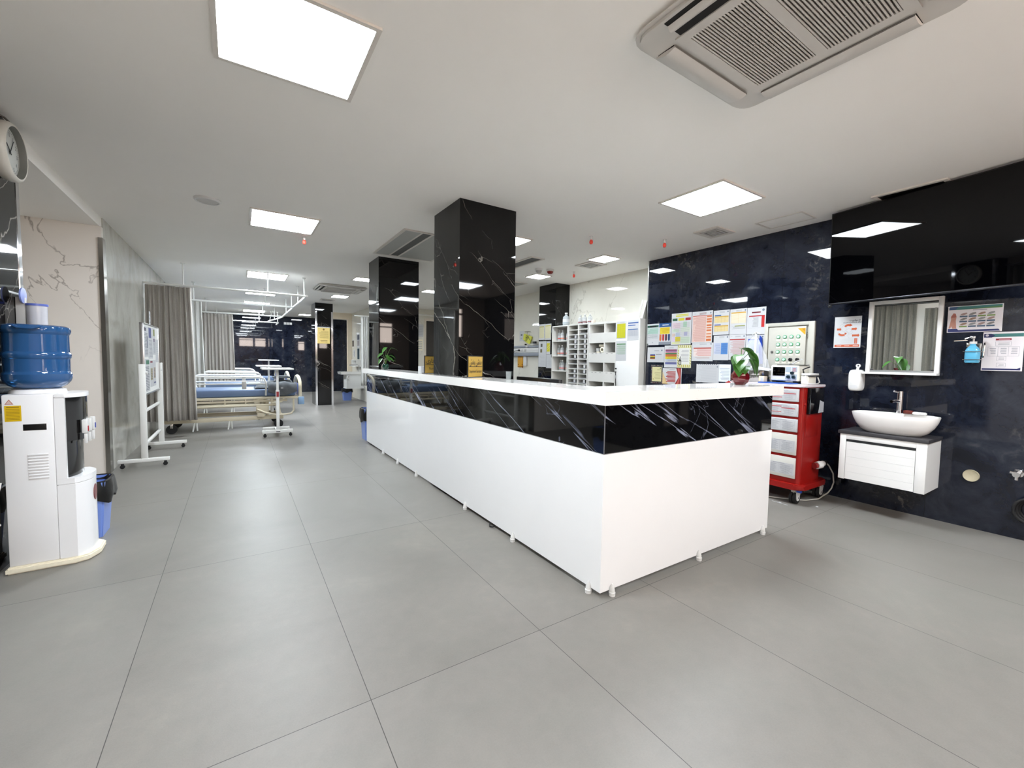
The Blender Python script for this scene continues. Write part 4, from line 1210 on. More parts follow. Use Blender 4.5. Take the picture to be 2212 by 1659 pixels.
for c in o3.children:
    if c.name.startswith('tray'): c.location.z = 0.10
    if c.name.startswith('column'): c.scale.z = 1.09

# ward right side: wash basin, posters
t = thing('wash_basin_unit', 'white wash basin unit on the ward right wall above a blue bin', 'wash basin', (3.20, 13.2, 0.4))
MB().box((2.70, 13.12, 0.40), (3.199, 13.55, 0.80), bev=0.004).build('cabinet', WHITE, t)
mb = MB()
mb.prism([(0, 0), (0.645, 0), (0.645, 0.085), (0.04, 0.085), (-0.02, 0.07)], 0, 0.50, M=Matrix.Translation((2.55, 13.58, 0.805)) @ Matrix.Rotation(PI / 2, 4, 'X'))
mb.build('basin', CERAM, t)
MB().box((2.69, 13.10, 0.385), (3.199, 13.57, 0.398)).build('bottom_rail', WHITE, t)
MB().tube([(2.76, 13.08, 0.76), (2.73, 13.07, 0.72), (2.72, 13.07, 0.66), (2.76, 13.08, 0.64)], 0.008, 8).build('hook', STEEL, t)
MB().tube([(3.10, 13.3, 0.89), (3.10, 13.3, 1.06), (3.05, 13.3, 1.09), (2.82, 13.3, 1.08)], 0.014, 10).build('tap', CHROME, t)
t = thing('wall_cabinet', 'small white shelf box on the ward right wall above the basin', 'cabinet', (3.20, 13.1, 1.05))
MB().box((3.05, 13.45, 1.03), (3.199, 14.1, 1.05)).box((3.05, 13.45, 1.22), (3.199, 14.1, 1.24)).box((3.05, 13.45, 1.05), (3.199, 13.47, 1.22)).box((3.05, 14.08, 1.05), (3.199, 14.1, 1.22)).build('shell', WHITE, t)
NL, UL = (-1, 0, 0), (0, -1, 0)
def ws(label, y, z, w, h, els, base=PAPER):
    sheet('wall_poster', label, (3.20, y * 1.049, 1.302 + (z - 1.302) * 1.049), UL, NL, w, h, els, base, 'posters in the ward')
ws('dark framed notice on the ward right wall, above a teal sheet', 13.32, 1.62, 0.34, 0.42, [('r', 0.1, 0.55, 0.9, 0.92, (72, 78, 92)), ('r', 0.1, 0.1, 0.9, 0.5, (168, 160, 158))])
ws('tall teal sheet on the ward right wall over the basin', 13.30, 1.25, 0.30, 0.36, [('r', 0.06, 0.03, 0.94, 0.97, (32, 66, 76))])
ws('small brown plaque on the ward right wall', 13.95, 1.64, 0.24, 0.22, [('r', 0.05, 0.05, 0.95, 0.95, (74, 58, 44))])
ws('small printed sheet with dark rows on the ward right wall', 13.80, 1.32, 0.20, 0.24, [('l', 0.08, 0.08, 0.92, 0.92, 5, G2, 0.6)])
ws('white sheet beside the pale ward curtain', 12.80, 1.42, 0.30, 0.30, [('l', 0.1, 0.1, 0.9, 0.9, 7, G3)])
sheet('gold_notice', 'gold coloured notice on the steel cornered ward pillar', (1.815, 12.40, 1.67), (1, 0, 0), (0, -1, 0), 0.31, 0.43, [('l', 0.1, 0.32, 0.9, 0.78, 9, (150, 120, 60), 0.3), ('c', 0.5, 0.88, 0.025, (150, 118, 50)), ('l', 0.15, 0.06, 0.8, 0.24, 2, (140, 108, 50), 0.3), ('r', 0.02, 0.98, 0.98, 1.0, (220, 190, 110)), ('r', 0.02, 0.0, 0.98, 0.02, (220, 190, 110))], mat('pale_gold_sheet', (222, 196, 120), 0.35, vary=0.08), None, 'notice')
t = thing('wall_socket', 'white triple wall socket high on the navy back wall', 'socket', (1.56, 17.4, 2.50))
for k in range(3):
    MB().box((1.435 + 0.09 * k, 17.385, 2.46), (1.515 + 0.09 * k, 17.399, 2.545), bev=0.003).build('socket_plate', WHITEP, t)
# sheets on the wall between the counter pillars
sheet('wall_poster', 'curled white sheet on the wall in the gap between the counter pillars', (4.38, 11.9, 1.95), (1, 0, 0), (0, -1, 0), 0.22, 0.36, [('l', 0.1, 0.1, 0.9, 0.9, 6, G3)], PAPER, 'posters in the ward')
sheet('wall_poster', 'small cream sheet below the curled one, between the counter pillars', (4.38, 11.9, 1.55), (1, 0, 0), (0, -1, 0), 0.20, 0.32, [('l', 0.1, 0.1, 0.9, 0.9, 5, G3)], mat('cream_paper', (240, 232, 206), 0.6), 'posters in the ward')
tag(MB().tube([(3.4, 11.84, 2.58), (5.3, 11.84, 2.58)], 0.025, 8).build('curtain_rod', POWDER, None, (4.3, 11.84, 2.58)), 'white rail over the door in the gap between the counter pillars', 'curtain rod')

# ------------------------------------------------------------------ recess behind the counter: shelving
FX = 4.88
BACK = 5.332
CABW = mat('white_laminate', (214, 213, 208), 0.35, vary=0.02)
t = thing('shelf_unit', 'open white shelf unit filled with clear bottles', 'shelf unit', (5.1, 5.95, 0))
mb = MB()
ya, yb = 5.735, 6.175
mb.box((FX, ya, 0), (BACK, ya + 0.016, 1.94)).box((FX, yb - 0.016, 0), (BACK, yb, 1.94)).box((BACK - 0.012, ya + 0.016, 0), (BACK, yb - 0.016, 1.94))
mb.build('carcass', CABW, t)
SHZ = [0.05, 0.45, 0.80, 1.118, 1.388, 1.655, 1.922]
for z in SHZ:
    MB().box((FX + 0.001, ya + 0.0165, z), (BACK - 0.0125, yb - 0.0165, z + 0.018)).build('shelf', CABW, t)
RLAB = mat('red_print_label', (206, 74, 62), 0.5)
def bottle(label, x, y, z, h=0.17, r=0.036, liquid=(215, 219, 220), lab=RLAB, group='clear solution bottles', neck=True):
    t = thing('solution_bottle', label, 'bottle', (x, y, z), group)
    MB().lathe([(0, 0.0), (r, 0.0), (r, h * 0.62), (r * 0.9, h * 0.70), (r * 0.36, h * 0.80), (r * 0.33, h * 0.9), (0, h * 0.9)], (x, y, z), 18).build('body', mat('bottle_%d_%d_%d' % liquid, liquid, 0.10, alpha=0.5, vary=0), t)
    MB().cyl((x, y, z + h * 0.9), (x, y, z + h), r * 0.42, seg=14).build('cap', WHITEP, t)
    MB().lathe([(r + 0.0006, h * 0.16), (r + 0.0006, h * 0.5)], (x, y, z), 18).build('label', PAPER, t)
    MB().lathe([(r + 0.0012, h * 0.18), (r + 0.0012, h * 0.27)], (x, y, z), 18).build('label_band', lab, t)
    return t
place_w = ['left', 'middle', 'right']
OR = mat('orange_print_label', (214, 110, 60), 0.5)
for si, (z, nm) in enumerate(((1.6735, 'top'), (1.4065, 'second'), (1.1365, 'third'))):
    for k in range(3):
        y = (6.09, 5.97, 5.85)[k] if si < 2 else (6.03, 5.95, 5.85)[k]
        x = 4.99 if k != 1 else 4.96
        h = (0.19, 0.185, 0.18)[k] if si == 0 else 0.185
        bottle('%s clear bottle in the front row of the %s shelf of the open unit' % (place_w[k], nm), x, y, z, h, 0.036, lab=(RLAB, OR, RLAB)[(k + si) % 3])
    bottle('clear bottle standing behind the others on the %s shelf of the open unit' % nm, 5.12, 5.91, z, 0.18, 0.036)
bottle('big clear bottle on top of the open shelf unit', 5.0, 5.93, 1.9405, 0.235, 0.060, (206, 214, 216), mat('grey_print_label', (150, 160, 166), 0.5), None)
for k, y in enumerate((5.57, 5.46, 5.33)):
    bottle(('left', 'middle', 'right')[k] + ' of the three bottles on top of the pigeonhole rack', 5.02, y, 1.9405, 0.17, 0.040, lab=mat('maroon_print', (120, 40, 44), 0.5), group='bottles on the pigeonhole rack')
tag(MB().box((5.0, 5.235, 1.9405), (5.06, 5.285, 2.0), bev=0.004).build('small_box', mat('kraft_white', (222, 214, 200), 0.6), None, (5.03, 5.26, 1.9405)), 'small pale box beside the bottles on the pigeonhole rack', 'box')

t = thing('pigeonhole_rack', 'tall white rack of narrow pigeonholes full of forms', 'rack', (5.1, 5.47, 0))
ya, yb = 5.215, 5.725
mid = 5.462
mb = MB()
mb.box((FX, ya, 0), (BACK, ya + 0.02, 1.94)).box((FX, yb - 0.02, 0), (BACK, yb, 1.94)).box((FX, mid - 0.011, 0.05), (BACK - 0.2, mid + 0.011, 1.922)).box((FX, ya + 0.02, 1.922), (BACK, yb - 0.02, 1.94)).box((FX + 0.25, ya + 0.02, 0.0), (FX + 0.262, yb - 0.02, 1.922))
mb.build('carcass', CABW, t)
pitch = 0.084
cols = ((ya + 0.0205, mid - 0.0115), (mid + 0.0115, yb - 0.0205))
rnd = random.Random(4)
for ci, (a, b) in enumerate(cols):
    for k in range(14):
        z = 1.838 - k * pitch
        MB().box((FX + 0.001, a, z), (FX + 0.249, b, z + 0.011)).build('shelf', CABW, t)
tabs = {0: (2, 3, 4, 5, 6, 8, 9, 11, 12), 1: (2, 3, 4, 6, 9, 10, 11)}
for ci, (a, b) in enumerate(cols):
    for k in range(14):
        z = 1.8495 - k * pitch
        if (k in (0, 1)) and ci == 1:
            continue
        n = rnd.choice((2, 3, 4, 3))
        mb = MB()
        for q in range(n):
            jj = rnd.uniform(0.0, 0.012)
            mb.box((FX + 0.006 + rnd.uniform(0, 0.02), a + 0.012 + jj, z + 0.0005 + q * 0.005), (FX + 0.235, b - 0.012 + jj * 0.5, z + 0.0035 + q * 0.005))
        col = ('right', 'left')[ci]
        o = mb.build('form_stack', PAPER, None, (FX + 0.1, (a + b) / 2, z))
        nth = ('top', 'second', 'third', 'fourth', 'fifth', 'sixth', 'seventh', 'eighth', 'ninth', 'tenth', 'eleventh', 'twelfth', 'thirteenth', 'lowest')[k]
        tag(o, 'stack of forms in the %s slot of the %s column of the pigeonhole rack' % (nth, col), 'papers', 'form stacks in the pigeonholes')
        if k in tabs[ci]:
            yy = a + 0.028
            MB().box((FX - 0.002, yy, z + 0.018), (FX - 0.0005, yy + 0.05, z + 0.066)).build('slot_tag', PAPER, t)

t = thing('cubby_cabinet', 'wide white cabinet with open cubbies and a tall plain door', 'cabinet', (5.1, 4.68, 0))
ya, yb, ym_ = 4.145, 5.205, 4.60
mb = MB()
mb.box((FX, yb - 0.022, 0), (BACK, yb, 1.94)).box((FX, ym_ - 0.011, 0.02), (BACK, ym_ + 0.011, 1.918)).box((FX, ya + 0.0, 1.918), (BACK, yb - 0.022, 1.94)).box((FX + 0.012, ya, 0), (BACK, ya + 0.018, 1.918)).box((BACK - 0.012, ya + 0.018, 0), (BACK, yb - 0.022, 1.918))
mb.box((FX, ym_ + 0.011, 1.905), (BACK - 0.012, yb - 0.022, 1.918))
mb.build('carcass', CABW, t)
zt = [1.905, 1.600, 1.300, 0.990]
zb = [1.765, 1.448, 1.142, 0.845]
for a, b in zip(zt, zb):
    MB().box((FX, ym_ + 0.0115, b - 0.16), (FX + 0.016, yb - 0.0225, b)).build('cubby_front', CABW, t)
    MB().box((FX + 0.0165, ym_ + 0.0115, b - 0.012), (BACK - 0.0125, yb - 0.0225, b + 0.002)).build('shelf', CABW, t)
    i_ = zb.index(b)
    lowest = 1.904 if i_ == 0 else zb[i_ - 1] - 0.1605
    MB().box((FX, 4.833, b + 0.0025), (FX + 0.016, 4.857, lowest)).box((FX + 0.016, 4.833, b + 0.0025), (BACK - 0.0125, 4.857, 1.904 if i_ == 0 else zb[i_ - 1] - 0.0125)).build('divider', CABW, t)
mb = MB()
for z in (1.43, 1.125):
    for y in (5.10, 5.02, 4.92, 4.78, 4.68):
        mb.box((FX - 0.0012, y - 0.02, z), (FX - 0.0004, y + 0.02, z + 0.007))
mb.build('shelf_print', pc(170, 168, 164), t)
d = MB().box((FX - 0.004, ya, 0.03), (FX + 0.0115, ym_ - 0.012, 1.917), bev=0.002).build('door', WHITE, t)
MB().cyl((FX - 0.02, 4.575, 1.203), (FX - 0.0045, 4.575, 1.203), 0.011, seg=14).cyl((FX - 0.02, 4.578, 1.150), (FX - 0.0045, 4.578, 1.150), 0.010, seg=14).build('lock', BLACK, d)
MB().tube([(FX - 0.012, 4.578, 1.14), (FX - 0.014, 4.574, 1.05), (FX - 0.012, 4.568, 0.93)], 0.006, 8).box((FX - 0.018, 4.568, 1.05), (FX - 0.006, 4.584, 1.10), 1).build('key_lanyard', [pc(70, 68, 66), PAPER], d)
# bandage rolls in a cubby
t = thing('bandage_roll', 'white bandage roll lying on its side in the second cubby row', 'bandage', (4.93, 4.94, 1.4505))
MB().lathe([(0.022, -0.02), (0.045, -0.02), (0.046, 0.02), (0.022, 0.02)], (0, 0, 0), 28, M=Matrix.Translation((4.92, 4.91, 1.498)) @ Matrix.Rotation(PI / 2, 4, 'Y')).build('roll', mat('gauze', (232, 226, 206), 0.85, vary=0.06, scale=60), t)
t = thing('cup_stack', 'pile of nested paper cups beside the bandage roll', 'cups', (4.95, 5.03, 1.4505))
MB().lathe([(0.03, 0.0), (0.038, 0.07), (0.036, 0.07), (0.028, 0.004), (0, 0.004), (0, 0)], (4.95, 5.04, 1.4505), 20).build('cups', mat('gauze', (232, 226, 206)), t)
mb = MB()
for k in range(4):
    mb.lathe([(0.037, 0.0), (0.040, 0.008), (0.037, 0.010)], (4.95, 5.04, 1.4705 + k * 0.013), 20)
mb.build('rims', PAPER, t)
tag(MB().box((4.92, 4.89, 1.5455), (5.02, 5.01, 1.585), bev=0.012, seg=3).build('gauze_pack', mat('gauze2', (214, 206, 186), 0.9, vary=0.1, scale=50), None, (4.97, 4.95, 1.5455)), 'crumpled gauze pack lying on the bandage roll', 'gauze pack')
# leaning light box on top of the cabinet
R = Matrix.Translation((5.0, 4.30, 1.9415)) @ Matrix.Rotation(math.radians(17), 4, 'X')
t = thing('leaning_panel', 'thick white panel leaning on the marble wall on top of the cubby cabinet', 'panel', (5.10, 4.27, 1.9415))
MB().box((0.0, -0.085, 0.026), (0.29, 0.0, 0.29), bev=0.003, M=R).build('panel', mat('panel_grey', (196, 194, 186), 0.4), t)
MB().box((-0.006, -0.09, 0.0265), (-0.0005, -0.07, 0.29), M=R).box((-0.006, -0.02, 0.0265), (-0.0005, 0.004, 0.29), M=R).build('edge_strip', WHITEP, t)

# sheets taped to the cabinet door
W_ = 4.88 - 0.004
def cd(label, y, z, w, h, els, base=PAPER, x=W_):
    sheet('taped_sheet', label, (x, y, z), UL, NL, w, h, els, base, 'sheets taped on the cabinet door')
cd('sheet with bright yellow columns on the cabinet door', 4.592, 1.655, 0.202, 0.263, [('r', 0.08, 0.05, 0.9, 0.86, (226, 222, 40)), ('g', 0.08, 0.05, 0.9, 0.86, 5, 16, (176, 170, 30)), ('l', 0.3, 0.9, 0.8, 0.96, 2, G1)])
cd('sheet with blue rules and a table on the cabinet door', 4.374, 1.625, 0.216, 0.297, [('r', 0.06, 0.83, 0.94, 0.89, (60, 100, 170)), ('r', 0.06, 0.72, 0.7, 0.76, (70, 110, 180)), ('r', 0.06, 0.52, 0.92, 0.56, (80, 120, 180)), ('g', 0.06, 0.22, 0.92, 0.5, 6, 12, (150, 160, 180))])
cd('sheet with pale green rows on the cabinet door', 4.59, 1.325, 0.207, 0.30, [('r', 0.08, 0.80, 0.92, 0.86, (110, 160, 110))] + [('r', 0.08, 0.35 + 0.11 * k, 0.92, 0.41 + 0.11 * k, (196, 220, 198)) for k in range(4)] + [('l', 0.1, 0.3, 0.9, 0.78, 12, (170, 190, 172), 0.3, 3)])
# sheets on the corner pillar behind the shelf
def cp(label, y, z, w, h, els, base=PAPER):
    sheet('hanging_sheet', label, (5.0, y, z), UL, NL, w, h, els, base, 'sheets on the corner pillar')
cp('left sheet of yellow table rows on the corner pillar', 6.745, 1.71, 0.185, 0.305, [('r', 0.1, 0.12, 0.9, 0.82, (238, 232, 190)), ('g', 0.1, 0.12, 0.9, 0.82, 3, 13, (198, 186, 120)), ('r', 0.1, 0.8, 0.9, 0.86, (206, 192, 84))])
cp('right sheet of yellow table rows on the corner pillar', 6.555, 1.705, 0.20, 0.305, [('r', 0.08, 0.1, 0.92, 0.86, (240, 234, 196)), ('g', 0.08, 0.1, 0.92, 0.86, 2, 16, (204, 194, 130)), ('r', 0.08, 0.86, 0.92, 0.91, (214, 204, 96))])
cp('white sheet with four small photographs on the corner pillar', 6.742, 1.185, 0.245, 0.50, [('r', 0.25, 0.78, 0.5, 0.9, (92, 94, 84)), ('r', 0.22, 0.56, 0.48, 0.69, (120, 110, 80)), ('l', 0.15, 0.05, 0.85, 0.48, 9, G3, 0.3)])
cp('sheet with a bright yellow block on the corner pillar', 6.49, 1.43, 0.115, 0.25, [('r', 0.08, 0.2, 0.92, 0.85, (236, 226, 30)), ('p', [(0.1, 0.45), (0.9, 0.7), (0.9, 0.76), (0.1, 0.51)], (246, 242, 150), 3), ('p', [(0.1, 0.3), (0.9, 0.5), (0.9, 0.55), (0.1, 0.34)], (246, 242, 150), 3)])
cp('blank lower sheet next to the shelf unit on the corner pillar', 6.49, 1.165, 0.24, 0.262, [('r', 0.62, 0.78, 0.86, 0.96, (110, 118, 104)), ('l', 0.1, 0.2, 0.9, 0.7, 6, G3, 0.25)])

# bed-head service rail on the recess wall
t = thing('service_rail', 'pale wall service rail with sockets, right of the nearer pillar', 'service rail', (5.33, 7.6, 1.52))
MB().box((5.27, 6.80, 1.475), (5.333, 8.6, 1.575), bev=0.004).build('trunking', WHITEP, t)
for z0, z1 in ((1.578, 1.625), (1.40, 1.472)):
    MB().box((5.255, 6.80, z0), (5.333, 8.6, z1), bev=0.012, seg=3).build('grey_bumper', mat('service_grey', (140, 146, 156), 0.35), t)
for y in (7.72, 7.62, 7.57):
    MB().box((5.266, y - 0.02, 1.50), (5.2695, y + 0.02, 1.55), bev=0.001).build('socket', GREYP, t)
t = thing('plug_cord', 'black plug and cord in the pale service rail', 'cord', (5.26, 7.85, 1.53))
MB().box((5.235, 7.80, 1.51), (5.2655, 7.84, 1.545), bev=0.004).build('plug', BLACK, t)
MB().tube([(5.24, 7.845, 1.527), (5.22, 7.93, 1.51), (5.21, 8.02, 1.45), (5.22, 8.08, 1.36), (5.30, 8.12, 1.28)], 0.006, 8).build('cable', BLACK, t)
sheet('wall_poster', 'white sheet with a small logo left of the yellow bag', (5.334, 7.92, 1.735), UL, NL, 0.16, 0.225, [('r', 0.3, 0.55, 0.7, 0.66, (50, 54, 60)), ('r', 0.25, 0.2, 0.6, 0.32, (190, 196, 200))], PAPER)
t = thing('waste_bag', 'yellow waste bag hanging from a wire hook above the service rail', 'bag', (5.31, 7.58, 1.8))
mb = MB()
pts = [(7.72, 1.90), (7.40, 1.815), (7.46, 1.655), (7.60, 1.70), (7.74, 1.765)]
A = [mb.bm.verts.new((5.322 - (0.0 if i in (0, 1, 4) else 0.02), y, z)) for i, (y, z) in enumerate(pts)]
B = [mb.bm.verts.new((5.300 - (0.0 if i in (0, 1, 4) else 0.02), y, z)) for i, (y, z) in enumerate(pts)]
for i in range(5): mb.bm.faces.new((A[i], A[(i + 1) % 5], B[(i + 1) % 5], B[i]))
mb.bm.faces.new(A); mb.bm.faces.new(B)
bmesh.ops.bevel(mb.bm, geom=list(mb.bm.edges), offset=0.008, segments=2, affect='EDGES')
mb.build('bag', mat('yellow_bag', (206, 206, 64), 0.4, vary=0.12, scale=12), t)
k = Matrix.Translation((5.285, 7.58, 1.80)) @ Matrix(((0, 0, -1, 0), (-1, 0, 0, 0), (0, 1, 0, 0), (0, 0, 0, 1)))
mb = MB()
for a in range(3):
    R = k @ Matrix.Rotation(a * 2 * PI / 3 + 0.2, 4, 'Z')
    mb.lathe([(0.022, 0.0), (0.030, 0.0)], (0, 0.026, 0), 18, M=R)
mb.box((-0.12, -0.07, -0.0003), (0.02, -0.062, 0.0003), M=k)
mb.build('bag_print', pc(92, 96, 28), t)
MB().tube([(5.333, 7.68, 1.93), (5.30, 7.68, 1.93), (5.30, 7.50, 1.93), (5.333, 7.50, 1.93)], 0.005, 8).tube([(5.30, 7.58, 1.93), (5.30, 7.54, 1.84), (5.285, 7.46, 1.74)], 0.004, 8).build('wire_hook', STEEL, t)
t = thing('small_tray', 'small dark items on a white bracket over the service rail', 'tray', (5.30, 7.28, 1.66))
MB().box((5.24, 7.19, 1.645), (5.333, 7.36, 1.66)).build('bracket', WHITEP, t)
MB().box((5.26, 7.24, 1.6605), (5.31, 7.32, 1.71), bev=0.004).build('holder', BLACK, t)
t = thing('call_handset', 'black knob with white base on the grey service rail', 'handset', (5.24, 7.50, 1.60))
MB().box((5.225, 7.47, 1.585), (5.2545, 7.53, 1.63), bev=0.004).build('base', WHITEP, t)
MB().lathe([(0, 0), (0.024, 0.004), (0.026, 0.025), (0.0, 0.035)], (5.235, 7.535, 1.631), 16).build('knob', BLACK, t)
t = thing('orange_sign', 'orange framed sign with small dark symbols below the service rail', 'sign', (5.33, 7.86, 1.28))
MB().box((5.318, 7.755, 1.15), (5.333, 7.962, 1.41), bev=0.003).build('board', mat('orange_sign', (206, 150, 40), 0.4), t)
mb = MB()
mb.box((5.3165, 7.765, 1.372), (5.3175, 7.952, 1.384)); mb.box((5.3165, 7.765, 1.165), (5.3175, 7.952, 1.175))
for y in (7.93, 7.78):
    mb.box((5.3165, y - 0.012, 1.20), (5.3175, y + 0.012, 1.225))
mb.build('symbols', pc(90, 40, 20), t)
tag(MB().box((5.30, 7.605, 1.19), (5.333, 7.715, 1.395), bev=0.004).build('intercom', WHITEP, None, (5.32, 7.66, 1.31)), 'white box beside the orange sign, red cord at its foot', 'intercom')
tag(MB().tube([(5.31, 7.72, 1.2), (5.30, 7.73, 1.17), (5.31, 7.75, 1.15), (5.32, 7.76, 1.14)], 0.006, 8).build('red_cord', pc(170, 60, 50), None, (5.31, 7.74, 1.16)), 'short red cord below the white box on the recess wall', 'cord')

# ------------------------------------------------------------------ printed sheets on the navy wall
RW = 4.985
def rw(label, y, z, w, h, els, base=PAPER, name='wall_chart', group='charts taped to the navy wall', gap=0.0006):
    return sheet(name, label, (RW, y, z), UL, NL, w, h, els, base, group, 'poster', gap=gap)
LOGO = (120, 132, 150)
def head(c=G1):
    return [('c', 0.9, 0.93, 0.009, LOGO), ('l', 0.35, 0.89, 0.7, 0.96, 2, c, 0.45), ('l', 0.06, 0.91, 0.2, 0.95, 1, G3, 0.5)]
rw('sheet with a dark green title bar at the cabinet end of the charts', 4.106, 1.553, 0.212, 0.30, [('r', 0.06, 0.83, 0.96, 0.93, (40, 96, 78)), ('r', 0.25, 0.85, 0.8, 0.91, (16, 22, 20), 2), ('r', 0.06, 0.52, 0.95, 0.80, (200, 226, 214)), ('l', 0.1, 0.54, 0.92, 0.78, 6, (120, 180, 158), 0.35), ('g', 0.06, 0.3, 0.95, 0.52, 2, 3, (150, 176, 168)), ('l', 0.1, 0.32, 0.9, 0.5, 4, G2, 0.25), ('c', 0.5, 0.12, 0.008, G1), ('r', 0.02, 0.02, 0.16, 0.07, (50, 70, 50))])
rw('poster with a blue title and four coloured ribbon arrows', 3.892, 1.556, 0.194, 0.296, [('r', 0.0, 0.82, 1, 1, (32, 88, 150)), ('l', 0.2, 0.88, 0.8, 0.95, 1, (230, 236, 244), 0.6), ('r', 0.08, 0.50, 0.9, 0.80, (240, 214, 40)), ('l', 0.14, 0.54, 0.86, 0.78, 4, (190, 150, 30), 0.3), ('r', 0.0, 0.0, 1, 0.13, (150, 158, 170)), ('l', 0.1, 0.02, 0.9, 0.1, 2, G2, 0.4)] + [('p', [(0.05 + 0.24 * k, 0.48), (0.22 + 0.24 * k, 0.48), (0.22 + 0.24 * k, 0.22), (0.135 + 0.24 * k, 0.15), (0.05 + 0.24 * k, 0.22)], c, 2) for k, c in enumerate(((226, 120, 60), (200, 52, 50), (92, 28, 44), (34, 72, 120)))])
rw('tall triage sheet headed by green, yellow and red blocks', 3.692, 1.55, 0.302, 0.42, [('l', 0.15, 0.88, 0.85, 0.97, 2, (226, 222, 40), 0.6), ('r', 0.05, 0.76, 0.3, 0.84, (30, 92, 60)), ('r', 0.35, 0.76, 0.65, 0.84, (222, 210, 50)), ('r', 0.7, 0.76, 0.96, 0.84, (168, 34, 40)), ('r', 0.05, 0.52, 0.45, 0.70, (232, 206, 216)), ('r', 0.6, 0.55, 0.78, 0.72, (176, 214, 186)), ('r', 0.5, 0.40, 0.95, 0.54, (222, 232, 214)), ('r', 0.05, 0.40, 0.4, 0.5, (210, 228, 206)), ('r', 0.05, 0.26, 0.2, 0.36, (226, 200, 186)), ('r', 0.24, 0.26, 0.45, 0.38, (196, 206, 230)), ('r', 0.65, 0.28, 0.82, 0.40, (180, 178, 216)), ('r', 0.05, 0.1, 0.2, 0.24, (226, 206, 232)), ('r', 0.22, 0.1, 0.48, 0.25, (226, 208, 30)), ('r', 0.5, 0.04, 0.96, 0.24, (212, 230, 206)), ('r', 0.05, 0.02, 0.45, 0.08, (230, 232, 170)), ('l', 0.08, 0.05, 0.92, 0.7, 24, (150, 150, 142), 0.2, 3)])
rw('tall pink sheet with an orange right hand column', 3.382, 1.567, 0.285, 0.40, head((150, 110, 100)) + [('r', 0.04, 0.03, 0.70, 0.85, (242, 206, 194)), ('r', 0.72, 0.03, 0.97, 0.85, (246, 220, 200)), ('l', 0.05, 0.04, 0.69, 0.83, 30, (206, 150, 140), 0.35)] + [('r', 0.73, v, 0.96, v + h_, (222, 120, 66), 2) for v, h_ in ((0.80, 0.04), (0.71, 0.05), (0.63, 0.06), (0.52, 0.05), (0.45, 0.03), (0.36, 0.05), (0.26, 0.03), (0.16, 0.04), (0.05, 0.07))] + [('r', 0.04, 0.85, 0.97, 0.87, (190, 80, 60), 2)])
rw('sheet with two yellow tables under blue tabs', 3.086, 1.657, 0.203, 0.30, head() + [('r', 0.08, 0.77, 0.48, 0.82, (70, 110, 170)), ('r', 0.08, 0.50, 0.95, 0.76, (246, 226, 168)), ('r', 0.08, 0.72, 0.95, 0.76, (222, 178, 70), 2), ('g', 0.08, 0.50, 0.95, 0.76, 4, 6, (196, 156, 80)), ('r', 0.08, 0.39, 0.48, 0.43, (80, 100, 180)), ('r', 0.08, 0.14, 0.95, 0.38, (246, 226, 168)), ('r', 0.08, 0.34, 0.95, 0.38, (222, 178, 70), 2), ('g', 0.08, 0.14, 0.95, 0.38, 4, 6, (196, 156, 80))])
rw('sheet with one large amber ruled table, in the top row', 2.876, 1.655, 0.202, 0.30, head() + [('r', 0.08, 0.44, 0.94, 0.87, (250, 240, 214)), ('r', 0.08, 0.83, 0.94, 0.87, (232, 176, 60), 2), ('g', 0.08, 0.44, 0.94, 0.87, 2, 9, (226, 182, 92)), ('l', 0.3, 0.3, 0.92, 0.36, 1, (150, 160, 60), 0.5), ('l', 0.1, 0.2, 0.92, 0.32, 4, G2, 0.25)])
rw('sheet with a solid red side bar, nearest the electric cabinet', 2.670, 1.645, 0.208, 0.308, [('c', 0.86, 0.89, 0.014, LOGO), ('r', 0.25, 0.79, 0.72, 0.84, (120, 24, 34)), ('r', 0.1, 0.66, 0.94, 0.70, (190, 34, 40)), ('r', 0.78, 0.26, 0.94, 0.66, (206, 36, 34), 2), ('g', 0.1, 0.24, 0.78, 0.66, 1, 1, (190, 190, 194)), ('l', 0.28, 0.27, 0.62, 0.64, 14, G2, 0.3)])
rw('pale sheet with a pink ruled list, below the tall pink sheet', 3.367, 1.333, 0.292, 0.232, head() + [('r', 0.08, 0.68, 0.92, 0.74, (190, 74, 60)), ('r', 0.08, 0.26, 0.92, 0.68, (250, 232, 226)), ('l', 0.08, 0.27, 0.92, 0.67, 8, (214, 130, 120), 0.4), ('l', 0.15, 0.14, 0.85, 0.22, 2, (190, 120, 110), 0.3)])
rw('sheet with a solid blue block on its right half', 3.072, 1.347, 0.196, 0.302, head() + [('r', 0.04, 0.24, 0.48, 0.70, (210, 216, 236)), ('r', 0.5, 0.24, 0.94, 0.70, (90, 146, 212)), ('l', 0.08, 0.26, 0.46, 0.68, 10, (130, 150, 190), 0.3), ('l', 0.54, 0.3, 0.9, 0.68, 10, (60, 110, 180), 0.3)])
rw('sheet with dense dark red writing, partly behind the plastic film', 2.873, 1.352, 0.197, 0.30, head() + [('r', 0.04, 0.78, 0.96, 0.83, (186, 62, 62)), ('l', 0.06, 0.22, 0.94, 0.76, 18, (206, 140, 136), 0.4)])
rw('sheet with a lavender block, mostly behind the plastic film', 2.672, 1.340, 0.206, 0.298, head() + [('r', 0.12, 0.82, 0.88, 0.86, (70, 92, 180)), ('r', 0.12, 0.3, 0.88, 0.82, (150, 168, 218))])
